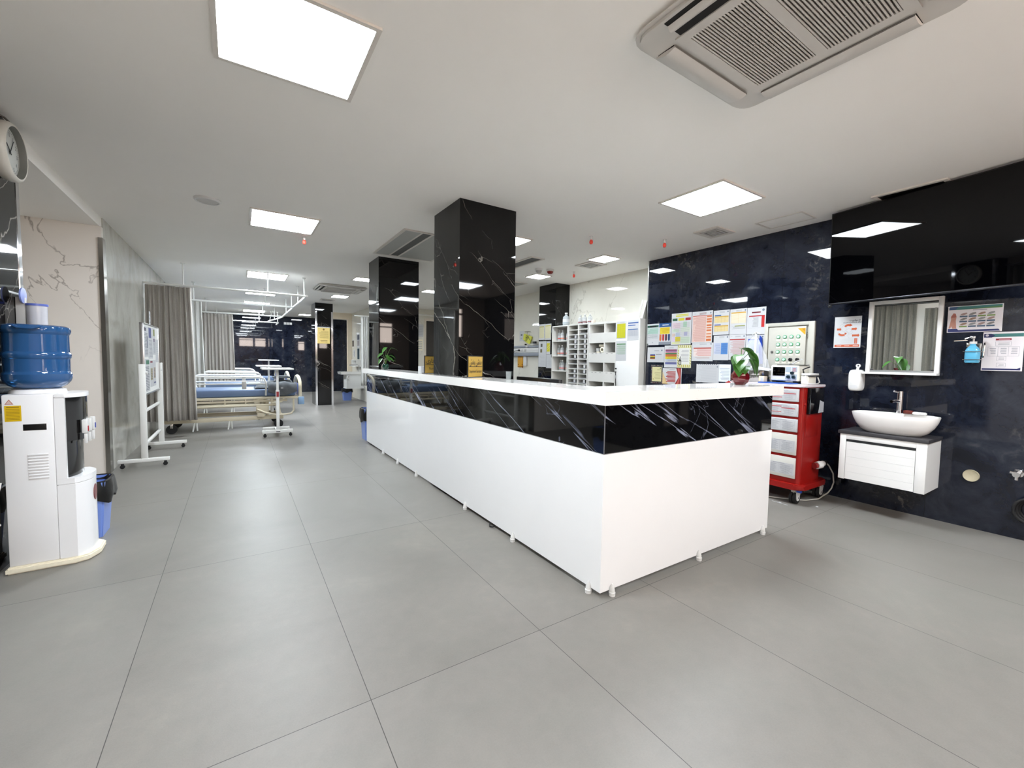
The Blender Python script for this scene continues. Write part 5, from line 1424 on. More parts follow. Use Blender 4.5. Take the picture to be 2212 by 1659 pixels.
rw('wide white sheet with a small striped colour key', 4.080, 1.309, 0.286, 0.214, [('c', 0.86, 0.78, 0.012, LOGO), ('l', 0.38, 0.72, 0.7, 0.8, 1, G2, 0.4), ('r', 0.17, 0.46, 0.47, 0.54, (84, 110, 170)), ('r', 0.17, 0.40, 0.47, 0.46, (150, 70, 50)), ('r', 0.17, 0.33, 0.47, 0.40, (232, 206, 60)), ('r', 0.17, 0.26, 0.47, 0.33, (60, 36, 26)), ('r', 0.17, 0.20, 0.47, 0.26, (206, 130, 70)), ('g', 0.5, 0.18, 0.85, 0.56, 2, 5, G3), ('l', 0.5, 0.48, 0.85, 0.56, 1, G2, 0.5)])
rw('sheet striped with purple, green, orange and yellow bands', 3.790, 1.241, 0.207, 0.30, [('l', 0.3, 0.86, 0.7, 0.95, 2, G1, 0.4)] + [('r', 0.08, v, 0.96, v + h_, c) for v, h_, c in ((0.76, 0.06, (150, 70, 100)), (0.71, 0.05, (176, 126, 180)), (0.66, 0.05, (226, 160, 166)), (0.60, 0.06, (70, 140, 70)), (0.50, 0.10, (226, 120, 50)), (0.38, 0.12, (240, 220, 50)), (0.28, 0.1, (206, 216, 230)), (0.14, 0.10, (110, 116, 176)))] + [('l', 0.12, 0.16, 0.92, 0.8, 16, (96, 84, 96), 0.2, 3)])
els = [('r', 0.0, 0.0, 1, 1, (240, 238, 196))]
for k in range(7):
    els.append(('p', [(0.02 + 0.14 * k, 0.99), (0.08 + 0.14 * k, 0.99), (0.14 + 0.14 * k, 0.88), (0.08 + 0.14 * k, 0.88)], (168, 160, 60), 2))
    els.append(('p', [(0.02 + 0.14 * k, 0.13), (0.08 + 0.14 * k, 0.13), (0.12 + 0.13 * k, 0.02), (0.06 + 0.13 * k, 0.02)], (196, 186, 70), 2))
for k in range(6):
    els.append(('p', [(0.01, 0.2 + 0.11 * k), (0.10, 0.15 + 0.11 * k), (0.10, 0.19 + 0.11 * k), (0.01, 0.25 + 0.11 * k)], (176, 168, 62), 2))
    els.append(('p', [(0.90, 0.2 + 0.11 * k), (0.99, 0.15 + 0.11 * k), (0.99, 0.19 + 0.11 * k), (0.90, 0.25 + 0.11 * k)], (176, 168, 62), 2))
els += [('r', 0.12, 0.15, 0.88, 0.86, (246, 245, 240), 3), ('l', 0.22, 0.26, 0.82, 0.80, 9, G2, 0.22, 4),
        ('r', 0.10, 0.12, 0.30, 0.33, (70, 68, 62), 5), ('r', 0.14, 0.15, 0.26, 0.28, (206, 204, 190), 6), ('p', [(0.12, 0.33), (0.28, 0.33), (0.22, 0.40), (0.26, 0.50), (0.22, 0.51), (0.16, 0.40)], (60, 58, 54), 5)]
rw('sheet bordered with diagonal yellow dashes, a fire extinguisher drawing on it', 3.580, 1.241, 0.206, 0.302, els)
els = [('r', 0.0, 0.0, 1, 1, (40, 42, 50)), ('r', 0.12, 0.12, 0.92, 0.88, (240, 232, 176), 2), ('l', 0.3, 0.25, 0.86, 0.62, 6, (150, 140, 90), 0.2, 3), ('l', 0.5, 0.70, 0.86, 0.76, 1, (120, 110, 70), 0.35, 3), ('c', 0.24, 0.24, 0.008, (180, 150, 70), 3), ('c', 0.82, 0.80, 0.008, (120, 120, 100), 3)]
rnd = random.Random(9)
for k in range(30):
    s = k / 30
    for u, v in ((0.06, 0.06 + 0.9 * s), (0.97, 0.06 + 0.9 * s), (0.04 + 0.92 * s, 0.95), (0.04 + 0.92 * s, 0.05)):
        els.append(('c', u + rnd.uniform(-.02, .02), v + rnd.uniform(-.015, .015), rnd.uniform(0.0018, 0.004), rnd.choice(((206, 204, 196), (176, 60, 50), (150, 150, 150))), 2))
rw('cream certificate in a dark speckled frame, lowest row of the charts', 4.010, 1.006, 0.198, 0.27, els)
rw('sheet of red text lines with a crimson swoosh at its right side', 3.808, 1.012, 0.300, 0.22, [('p', [(0, 0), (0.3, 0), (0.08, 0.55), (0, 0.8)], (236, 206, 150), 1), ('p', [(0.72, 1), (0.97, 1), (0.97, 0), (0.66, 0), (0.86, 0.45)], (150, 40, 40), 1), ('p', [(0.80, 1), (0.88, 1), (0.95, 0.5), (0.84, 0.0), (0.76, 0.0), (0.88, 0.45)], (206, 96, 84), 2), ('l', 0.16, 0.12, 0.70, 0.82, 9, (186, 52, 50), 0.62, 3), ('l', 0.3, 0.87, 0.66, 0.93, 1, G2, 0.4, 3)])
rw('white sheet of faint grey writing with a torn top, right of the crimson sheet', 3.292, 1.062, 0.308, 0.234, [('l', 0.06, 0.08, 0.9, 0.9, 14, G3, 0.3), ('c', 0.92, 0.86, 0.008, LOGO)] + [('p', [(0.05 + 0.09 * k, 1), (0.11 + 0.09 * k, 1), (0.08 + 0.09 * k, 0.955)], (70, 74, 86), 3) for k in range(10)])
rw('bluish white sheet curling beside the red vase', 2.985, 1.083, 0.146, 0.212, [('l', 0.06, 0.08, 0.92, 0.8, 9, (186, 196, 212), 0.35)], mat('blue_white_paper', (226, 232, 240), 0.6))

# orange hand hygiene poster
OG = (206, 92, 40)
def arrow(u0, u1, v, t=0.03, hd=0.05, c=OG):
    return ('p', [(u0, v - t), (u1 - hd, v - t), (u1 - hd, v - 2 * t), (u1, v), (u1 - hd, v + 2 * t), (u1 - hd, v + t), (u0, v + t)], c, 4)
def arc(cu, cv, ru, rv, a0, a1, wd, c=OG, lv=4, n=10):
    P = []
    for k in range(n + 1):
        a = math.radians(a0 + (a1 - a0) * k / n)
        P.append((cu + ru * math.cos(a), cv + rv * math.sin(a)))
    Q = []
    for k in range(n, -1, -1):
        a = math.radians(a0 + (a1 - a0) * k / n)
        Q.append((cu + (ru - wd) * math.cos(a), cv + (rv - wd * 0.8) * math.sin(a)))
    return ('p', P + Q, c, lv)
els = [('r', 0.04, 0.03, 0.96, 0.105, (214, 100, 62)), ('l', 0.1, 0.05, 0.3, 0.08, 1, (246, 226, 214), 0.7), ('l', 0.4, 0.05, 0.6, 0.08, 1, (246, 226, 214), 0.5), ('l', 0.7, 0.05, 0.92, 0.08, 1, (246, 226, 214), 0.7), ('r', 0.77, 0.13, 0.88, 0.30, (206, 86, 46)), ('l', 0.79, 0.14, 0.86, 0.29, 7, (240, 200, 180), 0.3), ('l', 0.2, 0.13, 0.74, 0.30, 9, G3, 0.3),
       arrow(0.10, 0.27, 0.60), arrow(0.65, 0.85, 0.60), arrow(0.68, 0.95, 0.39), arc(0.52, 0.62, 0.17, 0.14, 150, 60, 0.075), ('p', [(0.58, 0.78), (0.58, 0.68), (0.68, 0.715)], OG, 4), arc(0.32, 0.50, 0.18, 0.12, 200, 300, 0.07), ('p', [(0.40, 0.49), (0.40, 0.40), (0.49, 0.47)], OG, 4)]
GL = (170, 170, 174)
els += [arc(0.42, 0.68, 0.22, 0.10, 80, 190, 0.006, GL, 3), arc(0.36, 0.46, 0.22, 0.11, 150, 290, 0.006, GL, 3), arc(0.60, 0.58, 0.12, 0.14, 200, 330, 0.006, GL, 3), arc(0.62, 0.38, 0.10, 0.07, 0, 360, 0.006, GL, 3, 20), arc(0.36, 0.62, 0.09, 0.10, 0, 360, 0.006, GL, 3, 20), arc(0.55, 0.55, 0.10, 0.06, 0, 360, 0.006, GL, 3, 20)]
A1 = '\uFE96\uFEF4\uFECC\uFED7\uFEEE\uFEE3 \u06F5'
A2 = '\uFE96\uFEB3\uFEA9 \uFE96\uFEB7\uFE8D\uFEAA\uFEEC\uFE91 \uFBFC\uFE8D\uFEAE\uFE91'
els += [('t', A1, 0.76, 0.875, 0.020, (40, 40, 44), 0.0006), ('t', A2, 0.66, 0.815, 0.018, (40, 40, 44), 0.0006)]
rw('orange and white hand hygiene poster with arrows, above the soap dispenser', 1.803, 1.478, 0.216, 0.302, els, name='wall_poster', group=None)
# blue and green hand washing poster
TL, NV = (70, 130, 126), (44, 52, 110)
els = [('r', 0.02, 0.86, 0.98, 0.98, TL), ('p', [(0.02, 0.98), (0.2, 0.98), (0.14, 0.86), (0.02, 0.86)], (60, 90, 130), 2), ('p', [(0.3, 0.86), (0.98, 0.93), (0.98, 0.86)], (96, 140, 84), 2), ('p', [(0.02, 0.02), (0.97, 0.02), (0.94, 0.09), (0.22, 0.09), (0.19, 0.14), (0.02, 0.14)], NV, 2), ('l', 0.4, 0.80, 0.72, 0.84, 1, (110, 110, 130), 0.5)]
SK = (206, 148, 128)
els += [('p', [(0.03, 0.16), (0.05, 0.32), (0.07, 0.5), (0.06, 0.6), (0.11, 0.74), (0.15, 0.72), (0.17, 0.6), (0.16, 0.45), (0.18, 0.15), (0.10, 0.15), (0.08, 0.24), (0.065, 0.16)], SK, 2), ('p', [(0.06, 0.6), (0.11, 0.74), (0.15, 0.72), (0.17, 0.6), (0.13, 0.56)], (190, 116, 100), 3), ('p', [(0.08, 0.62), (0.155, 0.67), (0.155, 0.66), (0.08, 0.60)], (150, 84, 76), 4), ('p', [(0.08, 0.58), (0.155, 0.63), (0.155, 0.62), (0.08, 0.56)], (150, 84, 76), 4)]
for j in range(3):
    for i in range(4):
        u = 0.23 + i * 0.165; v = 0.60 - j * 0.19
        els.append(('r', u, v - 0.03, u + 0.145, v + 0.025, (84, 108, 132) if not ((j == 0 and i > 1) or (j == 2 and i == 0)) else (140, 168, 96), 2))
        els.append(('p', [(u, v + 0.05), (u + 0.06, v + 0.04), (u + 0.14, v + 0.09), (u + 0.13, v + 0.14), (u + 0.07, v + 0.13), (u + 0.03, v + 0.10)], ((180, 150, 144), (150, 144, 140), (172, 140, 120), (160, 160, 160))[(i + j) % 4], 2))
rw('landscape hand washing steps poster with a green header, upper right', 1.006, 1.592, 0.305, 0.215, els, mat('laminated_sheet', (216, 210, 212), 0.15, vary=0.02), name='wall_poster', group=None)
els = [('r', 0.02, 0.87, 0.98, 0.955, TL), ('p', [(0.02, 0.96), (0.2, 0.96), (0.30, 0.91), (0.22, 0.86), (0.02, 0.86)], (30, 34, 84), 2), ('c', 0.10, 0.915, 0.009, (206, 196, 206), 3), ('p', [(0.02, 0.02), (0.96, 0.02), (0.96, 0.09), (0.88, 0.06), (0.02, 0.06)], (30, 36, 96), 2), ('r', 0.32, 0.78, 0.70, 0.83, (160, 40, 56), 2), ('l', 0.35, 0.79, 0.67, 0.82, 1, (226, 190, 196), 0.5, 3),
       ('g', 0.32, 0.64, 0.70, 0.75, 1, 1, G1), ('g', 0.14, 0.38, 0.90, 0.62, 3, 1, G1), ('g', 0.38, 0.26, 0.60, 0.37, 1, 1, G1), ('g', 0.38, 0.10, 0.60, 0.2, 1, 1, G1)]
for u0, v0, u1, v1, n in ((0.36, 0.66, 0.66, 0.73, 2), (0.18, 0.42, 0.34, 0.6, 4), (0.44, 0.42, 0.60, 0.6, 4), (0.70, 0.42, 0.86, 0.6, 4), (0.42, 0.28, 0.56, 0.35, 2), (0.42, 0.12, 0.56, 0.18, 2)):
    els.append(('l', u0, v0, u1, v1, n, G1, 0.35))
rw('white flow chart poster with a dark red title, at the right edge', 0.796, 1.283, 0.212, 0.303, els, mat('laminated_sheet', (216, 210, 212)), name='wall_poster', group=None)

# ------------------------------------------------------------------ electric cabinet with green buttons
t = thing('electric_cabinet', 'grey-beige electric cabinet with rows of green buttons on the navy wall', 'electric cabinet', (RW, 2.21, 1.05))
mb = MB()
y0, y1, z0, z1 = 1.965, 2.456, 1.05, 1.757
xf = RW - 0.03
mb.box((xf, y0, z0), (RW - 0.0005, y0 + 0.055, z1), bev=0.003).box((xf, y1 - 0.036, z0), (RW - 0.0005, y1, z1), bev=0.003).box((xf, y0 + 0.055, z1 - 0.038), (RW - 0.0005, y1 - 0.036, z1), bev=0.003).box((xf, y0 + 0.055, z0), (RW - 0.0005, y1 - 0.036, z0 + 0.04), bev=0.003)
mb.box((RW - 0.004, y0 + 0.055, z0 + 0.04), (RW - 0.0005, y1 - 0.036, z1 - 0.038))
mb.build('frame', BOXG, t)
d = MB().box((xf + 0.004, y0 + 0.078, z0 + 0.046), (xf + 0.018, y1 - 0.048, z1 - 0.048), bev=0.002).build('door', BOXG, t)
bys = (2.307, 2.242, 2.177, 2.111); bzs = (1.603, 1.522, 1.442, 1.360)
XD = xf + 0.004
lab_m = mat('white_tag_plate', (226, 222, 208), 0.45)
for j, z in enumerate(bzs):
    for i, y in enumerate(bys):
        R = Matrix.Translation((XD - 0.0003, y, z)) @ Matrix.Rotation(-PI / 2, 4, 'Y')
        if j == 3 and i > 1:
            mb = MB().lathe([(0.0, 0.0), (0.0185, 0.0), (0.0185, 0.008), (0.012, 0.012), (0.0, 0.012)], (0, 0, 0), 20, M=R)
            mb.box((XD - 0.03, y - 0.0045, z - 0.015), (XD - 0.012, y + 0.0045, z + 0.015), bev=0.002)
            mb.build('rotary_switch', BLACK, d)
        else:
            mb = MB().lathe([(0.0195, 0.0), (0.0195, 0.007), (0.0155, 0.010), (0.0155, 0.005)], (0, 0, 0), 22, 0, M=R)
            mb.lathe([(0.0155, 0.006), (0.013, 0.013), (0.0, 0.015)], (0, 0, 0), 22, 1, M=R)
            mb.build('button', [mat('green_bezel', (60, 150, 100), 0.3), mat('pale_green_lens', (196, 246, 216), 0.2)], d)
        MB().box((XD - 0.0015, y - 0.021, z - 0.040), (XD - 0.0002, y + 0.021, z - 0.023)).build('name_plate', lab_m, d)
MB().poly([(XD - 0.0012, 2.122, 1.690), (XD - 0.0012, 2.048, 1.690), (XD - 0.0012, 2.048, 1.617)]).poly([(XD - 0.0018, 2.082, 1.682), (XD - 0.0018, 2.056, 1.682), (XD - 0.0018, 2.056, 1.655)], 1).build('warning_sticker', [pc(236, 178, 24), pc(206, 140, 16)], d)
MB().cyl((XD - 0.012, 2.365, 1.442), (XD - 0.0003, 2.365, 1.442), 0.012, seg=16).box((XD - 0.014, 2.355, 1.438), (XD - 0.0125, 2.375, 1.446)).build('door_lock', STEEL, d)
MB().cyl((XD + 0.002, 2.032, 1.58), (XD + 0.002, 2.032, 1.64), 0.005, seg=10).build('hinge', STEEL, d)

# ------------------------------------------------------------------ red emergency cart and what stands on it
KX0, KX1, KY0, KY1 = 4.33, 4.76, 1.775, 2.485
t = thing('emergency_cart', 'red emergency cart with white labelled drawers beside the wash basin cabinet', 'cart', (4.55, 2.13, 0))
def rrect(x0, y0, x1, y1, r, n=5):
    P = []
    for cx, cy, a0 in ((x1 - r, y1 - r, 0), (x0 + r, y1 - r, 90), (x0 + r, y0 + r, 180), (x1 - r, y0 + r, 270)):
        for k in range(n + 1):
            a = math.radians(a0 + 90 * k / n)
            P.append((cx + r * math.cos(a), cy + r * math.sin(a)))
    return P
MB().prism(rrect(KX0 + 0.004, KY0, KX1, KY1, 0.035), 0.195, 1.098).build('body', RED, t)
MB().prism(rrect(4.295, 1.735, 4.85, 2.525, 0.07), 0.145, 0.195, bev=0.012).build('bumper', RED, t)
MB().prism(rrect(KX0 - 0.012, KY0 - 0.012, KX1 + 0.012, KY1 + 0.012, 0.03), 1.0985, 1.120, bev=0.005).build('worktop', mat('pale_worktop', (214, 206, 212), 0.3), t)
zs = [(0.962, 1.079), (0.823, 0.940), (0.680, 0.800), (0.464, 0.655), (0.245, 0.437)]
GRD = mat('drawer_grey', (202, 201, 194), 0.4)
rnd = random.Random(12)
for k, (a, b) in enumerate(zs):
    dmat = PAPER if k < 3 else GRD
    d = MB().box((KX0 - 0.012, KY0 + 0.035, a), (KX0 + 0.0035, KY1 - 0.035, b), bev=0.003).build('drawer', dmat, t)
    # the paper index on the right half of each front
    w = 0.262; h = (b - a) * (0.86 if k < 3 else 0.56)
    zc = (a + b) / 2 - (0 if k < 3 else 0.015)
    P0 = Vector((KX0 - 0.0125, KY0 + 0.045 + w, zc - h / 2))
    M = Matrix(((0, 0, -1, P0.x), (-1, 0, 0, P0.y), (0, 1, 0, P0.z), (0, 0, 0, 1)))
    mb = MB().box((0, 0, 0), (w, h, 0.0008), 0, M=M)
    def q(u0, v0, u1, v1, m, z): mb.poly([M @ Vector((u * w, v * h, z)) for u, v in ((u0, v0), (u1, v0), (u1, v1), (u0, v1))], m)
    for r_ in range(9):
        v = 0.10 + 0.085 * r_
        for (a0, a1) in ((0.06, 0.47), (0.53, 0.95)):
            q(a0 + rnd.uniform(0, 0.1), v, a1 - rnd.uniform(0, 0.12), v + 0.028, 1, 0.0012)
            if r_ % 2 == 0: q(a0, v - 0.022, a1, v - 0.012, 3, 0.0011)
    for u in (0.05, 0.25, 0.5, 0.74, 0.955):
        q(u - 0.004, 0.08, u + 0.004, 0.88, 3, 0.0011)
    if k < 2:
        q(0.05, 0.76, 0.5, 0.84, 2, 0.0014); q(0.5, 0.62, 0.955, 0.69, 2, 0.0014); q(0.05, 0.24, 0.5, 0.30, 2, 0.0014)
    q(0.3, 0.91, 0.7, 0.95, 1, 0.0012)
    mb.build('paper_index', [PAPER, pc(176, 178, 186), pc(210, 90, 98), pc(200, 202, 208)], d)
    if k >= 3:
        MB().box((KX0 - 0.018, KY0 + 0.335, (a + b) / 2 - 0.01), (KX0 - 0.0125, KY0 + 0.352, (a + b) / 2 + 0.012), bev=0.002).build('key_lock', BLACK, d)
mb = MB().box((4.40, KY0 - 0.028, 0.852), (4.69, KY0 - 0.0005, 1.092), bev=0.003)
mb.build('side_pocket', mat('black_acrylic', (12, 12, 15), 0.08), t)
MB().box((4.40, KY0 - 0.0305, 0.854), (4.406, KY0 - 0.0285, 1.09)).build('pocket_edge', CHROME, t)
MB().poly([(4.57, KY0 - 0.029, 0.856), (4.685, KY0 - 0.029, 0.858), (4.685, KY0 - 0.029, 0.955), (4.645, KY0 - 0.029, 0.962), (4.60, KY0 - 0.029, 0.975), (4.585, KY0 - 0.029, 0.90)]).build('torn_paper', pc(200, 204, 210), t)
MB().box((4.40, KY0 - 0.003, 0.63), (4.655, KY0 - 0.0005, 0.845), bev=0.001).build('side_hatch', RED, t)
MB().lathe([(0, 0), (0.012, 0), (0.010, 0.008), (0, 0.010)], (0, 0, 0), 14, M=Matrix.Translation((KX0 + 0.035, KY0 - 0.0003, 0.94)) @ Matrix.Rotation(PI / 2, 4, 'X')).build('bolt', RED, t)
MB().cyl((KX0 - 0.03, KY1 + 0.0, 1.095), (KX0 - 0.03, KY1 - 0.03, 1.11), 0.02, seg=14).build('handle_end', RED, t)
for x, y, s in ((4.39, 1.83, 1), (4.80, 1.80, 1), (4.39, 2.43, 1), (4.80, 2.43, 1)):
    o = MB().cyl((x, y - 0.026, 0.058), (x, y - 0.004, 0.058), 0.057, seg=26).cyl((x, y + 0.004, 0.058), (x, y + 0.026, 0.058), 0.057, seg=26).build('castor_wheel', BLACKR, t)
    MB().prism([(-0.03, -0.005), (0.018, 0.0), (0.042, 0.055), (0.03, 0.085), (-0.03, 0.075), (-0.034, 0.045)], -0.034, -0.027, M=Matrix.Translation((x, y, 0.055)) @ Matrix.Rotation(PI / 2, 4, 'X') @ Matrix.Scale(-1, 4, (0, 0, 1))).cyl((x, y - 0.032, 0.058), (x, y - 0.027, 0.058), 0.030, seg=20).cyl((x, y - 0.02, 0.118), (x, y + 0.02, 0.118), 0.028).cyl((x, y, 0.118), (x, y, 0.144), 0.015).build('castor_fork', WHITEP, o)
    MB().cyl((x, y - 0.0345, 0.058), (x, y - 0.0325, 0.058), 0.008, seg=12).build('axle', BLACK, o)
MB().box((4.345, 1.76, 0.118), (4.372, 1.80, 0.1445), bev=0.003).build('brake_pedal', pc(40, 80, 190), t)
t = thing('wall_plug', 'taped white plug with a black end on the side of the red cart', 'plug', (4.73, 1.76, 0.355))
MB().cyl((4.60, 1.745, 0.352), (4.655, 1.735, 0.357), 0.033, 0.036, seg=18).cyl((4.6555, 1.735, 0.357), (4.70, 1.73, 0.365), 0.03, 0.026, seg=18).build('adaptor', WHITEP, t)
MB().cyl((4.7005, 1.73, 0.365), (4.745, 1.725, 0.37), 0.026, 0.018, seg=16).build('plug', BLACK, t)
MB().cyl((4.57, 1.755, 0.35), (4.598, 1.748, 0.352), 0.028, seg=14).build('red_socket', pc(150, 40, 40), t)
tag(MB().tube([(4.745, 1.725, 0.372), (4.80, 1.715, 0.33), (4.86, 1.70, 0.25), (4.885, 1.70, 0.16), (4.87, 1.71, 0.10), (4.82, 1.72, 0.06), (4.77, 1.73, 0.045), (4.70, 1.75, 0.012), (4.55, 1.80, 0.008), (4.42, 1.95, 0.008), (4.30, 2.15, 0.008)], 0.006, 8).build('power_cable', mat('grey_cable', (186, 184, 176), 0.4), None, (4.8, 1.72, 0.0)), 'pale grey cable trailing from the plug of the red cart to the floor', 'cable')
for i, (x, y, lb) in enumerate(((4.452, 1.667, 'tiny white scrap on the floor before the wash basin cabinet'), (4.27, 1.90, 'tiny white scrap on the floor just in front of the red cart'))):
    tag(MB().box((x - 0.008, y - 0.01, 0.0006), (x + 0.008, y + 0.008, 0.008), bev=0.002).build('paper_scrap', PAPER, None, (x, y, 0.0)), lb, 'scrap')
tag(MB().tube([(4.26, 1.83, 0.003), (4.265, 1.90, 0.003), (4.27, 1.97, 0.003)], 0.002, 6).build('white_thread', PAPER, None, (4.265, 1.9, 0)), 'thin white thread on the floor in front of the red cart', 'thread')

KT = 1.1205
t = thing('defibrillator', 'white defibrillator with a black screen and dark knobs on the red cart', 'defibrillator', (4.52, 2.0, KT + 0.012))
z0 = KT + 0.0125
y0, y1 = 1.89, 2.14
MB().box((4.48, y0, z0 + 0.012), (4.70, y1, z0 + 0.165), bev=0.012, seg=3).build('body', mat('monitor_cream', (222, 220, 208), 0.4), t)
MB().box((4.473, y0 + 0.006, z0 + 0.018), (4.4795, y1 - 0.006, z0 + 0.160), bev=0.003).build('front_panel', mat('monitor_white', (232, 231, 224), 0.35), t)
MB().box((4.469, 2.005, z0 + 0.062), (4.4728, 2.118, z0 + 0.148), bev=0.002).build('screen', SCREEN, t)
mb = MB().box((4.4705, 1.955, z0 + 0.10), (4.4727, 2.0, z0 + 0.15)).box((4.4705, 1.90, z0 + 0.10), (4.4727, 1.948, z0 + 0.15)).box((4.4705, 1.90, z0 + 0.03), (4.4727, 2.0, z0 + 0.08))
mb.build('key_panel', pc(186, 200, 212), t)
mb = MB()
for k in range(3): mb.box((4.4698, 1.91, z0 + 0.11 + 0.011 * k), (4.4703, 1.938, z0 + 0.115 + 0.011 * k))
mb.build('panel_print', pc(196, 90, 96), t)
for y, z, r in ((1.940, 0.092, 0.016), (1.972, 0.055, 0.016), (1.925, 0.053, 0.016)):
    MB().cyl((4.452, y, z0 + z), (4.4725, y, z0 + z), r * 0.85, r, seg=18).build('knob', mat('dark_teal_knob', (14, 34, 44), 0.3), t)
MB().box((4.49, 1.88, z0 + 0.166), (4.68, 2.09, z0 + 0.172), bev=0.002).build('top_tray', BLACK, t)
mb = MB()
for y in (y0 + 0.03, y1 - 0.03): mb.box((4.49, y - 0.02, z0), (4.68, y + 0.02, z0 + 0.0118))
mb.build('foot', BLACKR, t)
tag(MB().box((4.36, 1.90, KT), (4.68, 2.20, KT + 0.010), bev=0.002).build('folder', mat('blue_folder', (36, 78, 160), 0.35), None, (4.5, 2.05, KT)), 'blue plastic folder lying under the defibrillator on the red cart', 'folder')
t = thing('paddle_unit', 'beige paddle and cable set beside the defibrillator on the red cart', 'paddles', (4.58, 1.83, KT))
MB().box((4.50, 1.81, KT + 0.0005), (4.66, 1.878, KT + 0.085), bev=0.01, seg=3).build('holder', mat('monitor_cream', (222, 220, 208)), t)
MB().box((4.49, 1.795, KT + 0.0855), (4.68, 1.87, KT + 0.105), bev=0.006).build('paddle', WHITEP, t)
MB().box((4.48, 1.785, KT + 0.075), (4.72, 1.81, KT + 0.085), bev=0.003).build('strap', BLACK, t)
MB().tube([(4.52, 1.86, KT + 0.10), (4.50, 1.862, KT + 0.14), (4.50, 1.83, KT + 0.155), (4.53, 1.82, KT + 0.165), (4.55, 1.835, KT + 0.16)], 0.006, 8).build('black_cable', BLACK, t)
MB().tube([(4.50, 1.835, KT + 0.08), (4.47, 1.82, KT + 0.04), (4.46, 1.80, KT + 0.012), (4.52, 1.785, KT + 0.007), (4.62, 1.782, KT + 0.007), (4.68, 1.79, KT + 0.02), (4.66, 1.80, KT + 0.07)], 0.006, 8).build('white_cable', WHITEP, t)
tag(MB().tube([(4.56, 1.98, KT + 0.19), (4.60, 1.96, KT + 0.22), (4.66, 1.94, KT + 0.235), (4.72, 1.97, KT + 0.24), (4.76, 2.02, KT + 0.22), (4.72, 2.06, KT + 0.19), (4.62, 2.04, KT + 0.188)], 0.005, 8).build('lead_wire', PAPER, None, (4.65, 2.0, KT + 0.186)), 'white lead wire coiled on top of the defibrillator', 'cable')
for k, (z, r) in enumerate(((0.0005, 0.105), (0.0615, 0.10))):
    t = thing('steel_tray', ('lower', 'upper')[k] + ' of two round steel bowls stacked on the red cart behind the red vase', 'bowl', (4.58, 2.30, KT + z), 'steel bowls on the cart')
    MB().lathe([(0, 0), (r * 0.9, 0), (r * 0.98, 0.012), (r, 0.055), (r + 0.006, 0.058), (r - 0.004, 0.058), (r - 0.008, 0.015), (0, 0.010)], (4.58, 2.30, KT + z), 36).build('bowl', STEEL, t)
R = Matrix.Translation((4.52, 2.24, KT + 0.1335)) @ Matrix.Rotation(math.radians(9), 4, 'X')
tag(MB().box((-0.10, -0.11, 0), (0.10, 0.12, 0.012), M=R).build('paper_pad', PAPER, None, (4.52, 2.24, KT + 0.13)), 'white paper pad lying across the steel bowls', 'paper pad')
t = thing('medicine_box', 'small cream box with a white label between the steel bowls and the defibrillator', 'box', (4.43, 2.21, KT + 0.011))
MB().box((4.40, 2.165, KT + 0.0108), (4.47, 2.215, KT + 0.065), bev=0.002).build('carton', mat('cream_carton', (218, 202, 172), 0.6), t)
MB().box((4.399, 2.17, KT + 0.02), (4.3998, 2.195, KT + 0.05)).build('label', pc(214, 220, 240), t)
# plastic film over equipment
t = thing('plastic_cover', 'crumpled clear plastic cover standing on the red cart behind the red vase', 'cover', (4.72, 2.45, KT))
mb = MB()
nx, nz = 22, 14
rnd = random.Random(5)
G = []
for j in range(nz + 1):
    v = j / nz
    half = 0.20 * (1 - v) ** 0.8 + 0.02
    row = []
    for i in range(nx + 1):
        u = i / nx * 2 * PI
        rr = 1 + 0.10 * math.sin(5 * u + 3 * v) + 0.07 * math.sin(11 * u - 5 * v) + rnd.uniform(-0.05, 0.05)
        row.append(mb.bm.verts.new((4.80 + 0.085 * (1 - 0.75 * v) * rr * math.cos(u), 2.50 + half * rr * math.sin(u) - 0.02 * v, KT + 0.0005 + 0.49 * v)))
    G.append(row)
for A, B in zip(G, G[1:]):
    for i in range(nx):
        mb.bm.faces.new((A[i], A[i + 1], B[i + 1], B[i]))
bmesh.ops.remove_doubles(mb.bm, verts=mb.bm.verts, dist=1e-4)
mb.build('film', FILM, t, sharp=12)
t = thing('drip_stand', 'thin white drip pole with a blue strap rising behind the red cart', 'drip stand', (4.90, 2.52, 0))
MB().cyl((4.90, 2.52, 0.06), (4.90, 2.52, 1.64), 0.011, seg=12).build('pole', POWDER, t)
mb = MB()
for k in range(5):
    a = 2 * PI * k / 5 + 0.6
    mb.tube([(4.90, 2.52, 0.075), (4.90 + 0.07 * math.cos(a), 2.52 + 0.20 * math.sin(a), 0.02)], 0.009, 8)
mb.build('base', POWDER, t)
MB().tube([(4.875, 2.46, 1.64), (4.86, 2.49, 1.66), (4.90, 2.52, 1.64), (4.94, 2.55, 1.66), (4.95, 2.58, 1.64)], 0.006, 8).build('hook', POWDER, t)
st = MB()
pts = [(2.505, 1.63), (2.478, 1.60), (2.470, 1.45), (2.462, 1.31), (2.497, 1.31), (2.507, 1.45)]
st.prism([(y, z) for y, z in pts], 0, 0.012, M=Matrix(((0, 0, -1, 4.965), (1, 0, 0, 0), (0, 1, 0, 0), (0, 0, 0, 1))))
tag(st.build('blue_strap', mat('blue_strap', (28, 62, 160), 0.4), None, (4.96, 2.44, 1.45)), 'blue strap hanging on the navy wall left of the electric cabinet', 'strap')

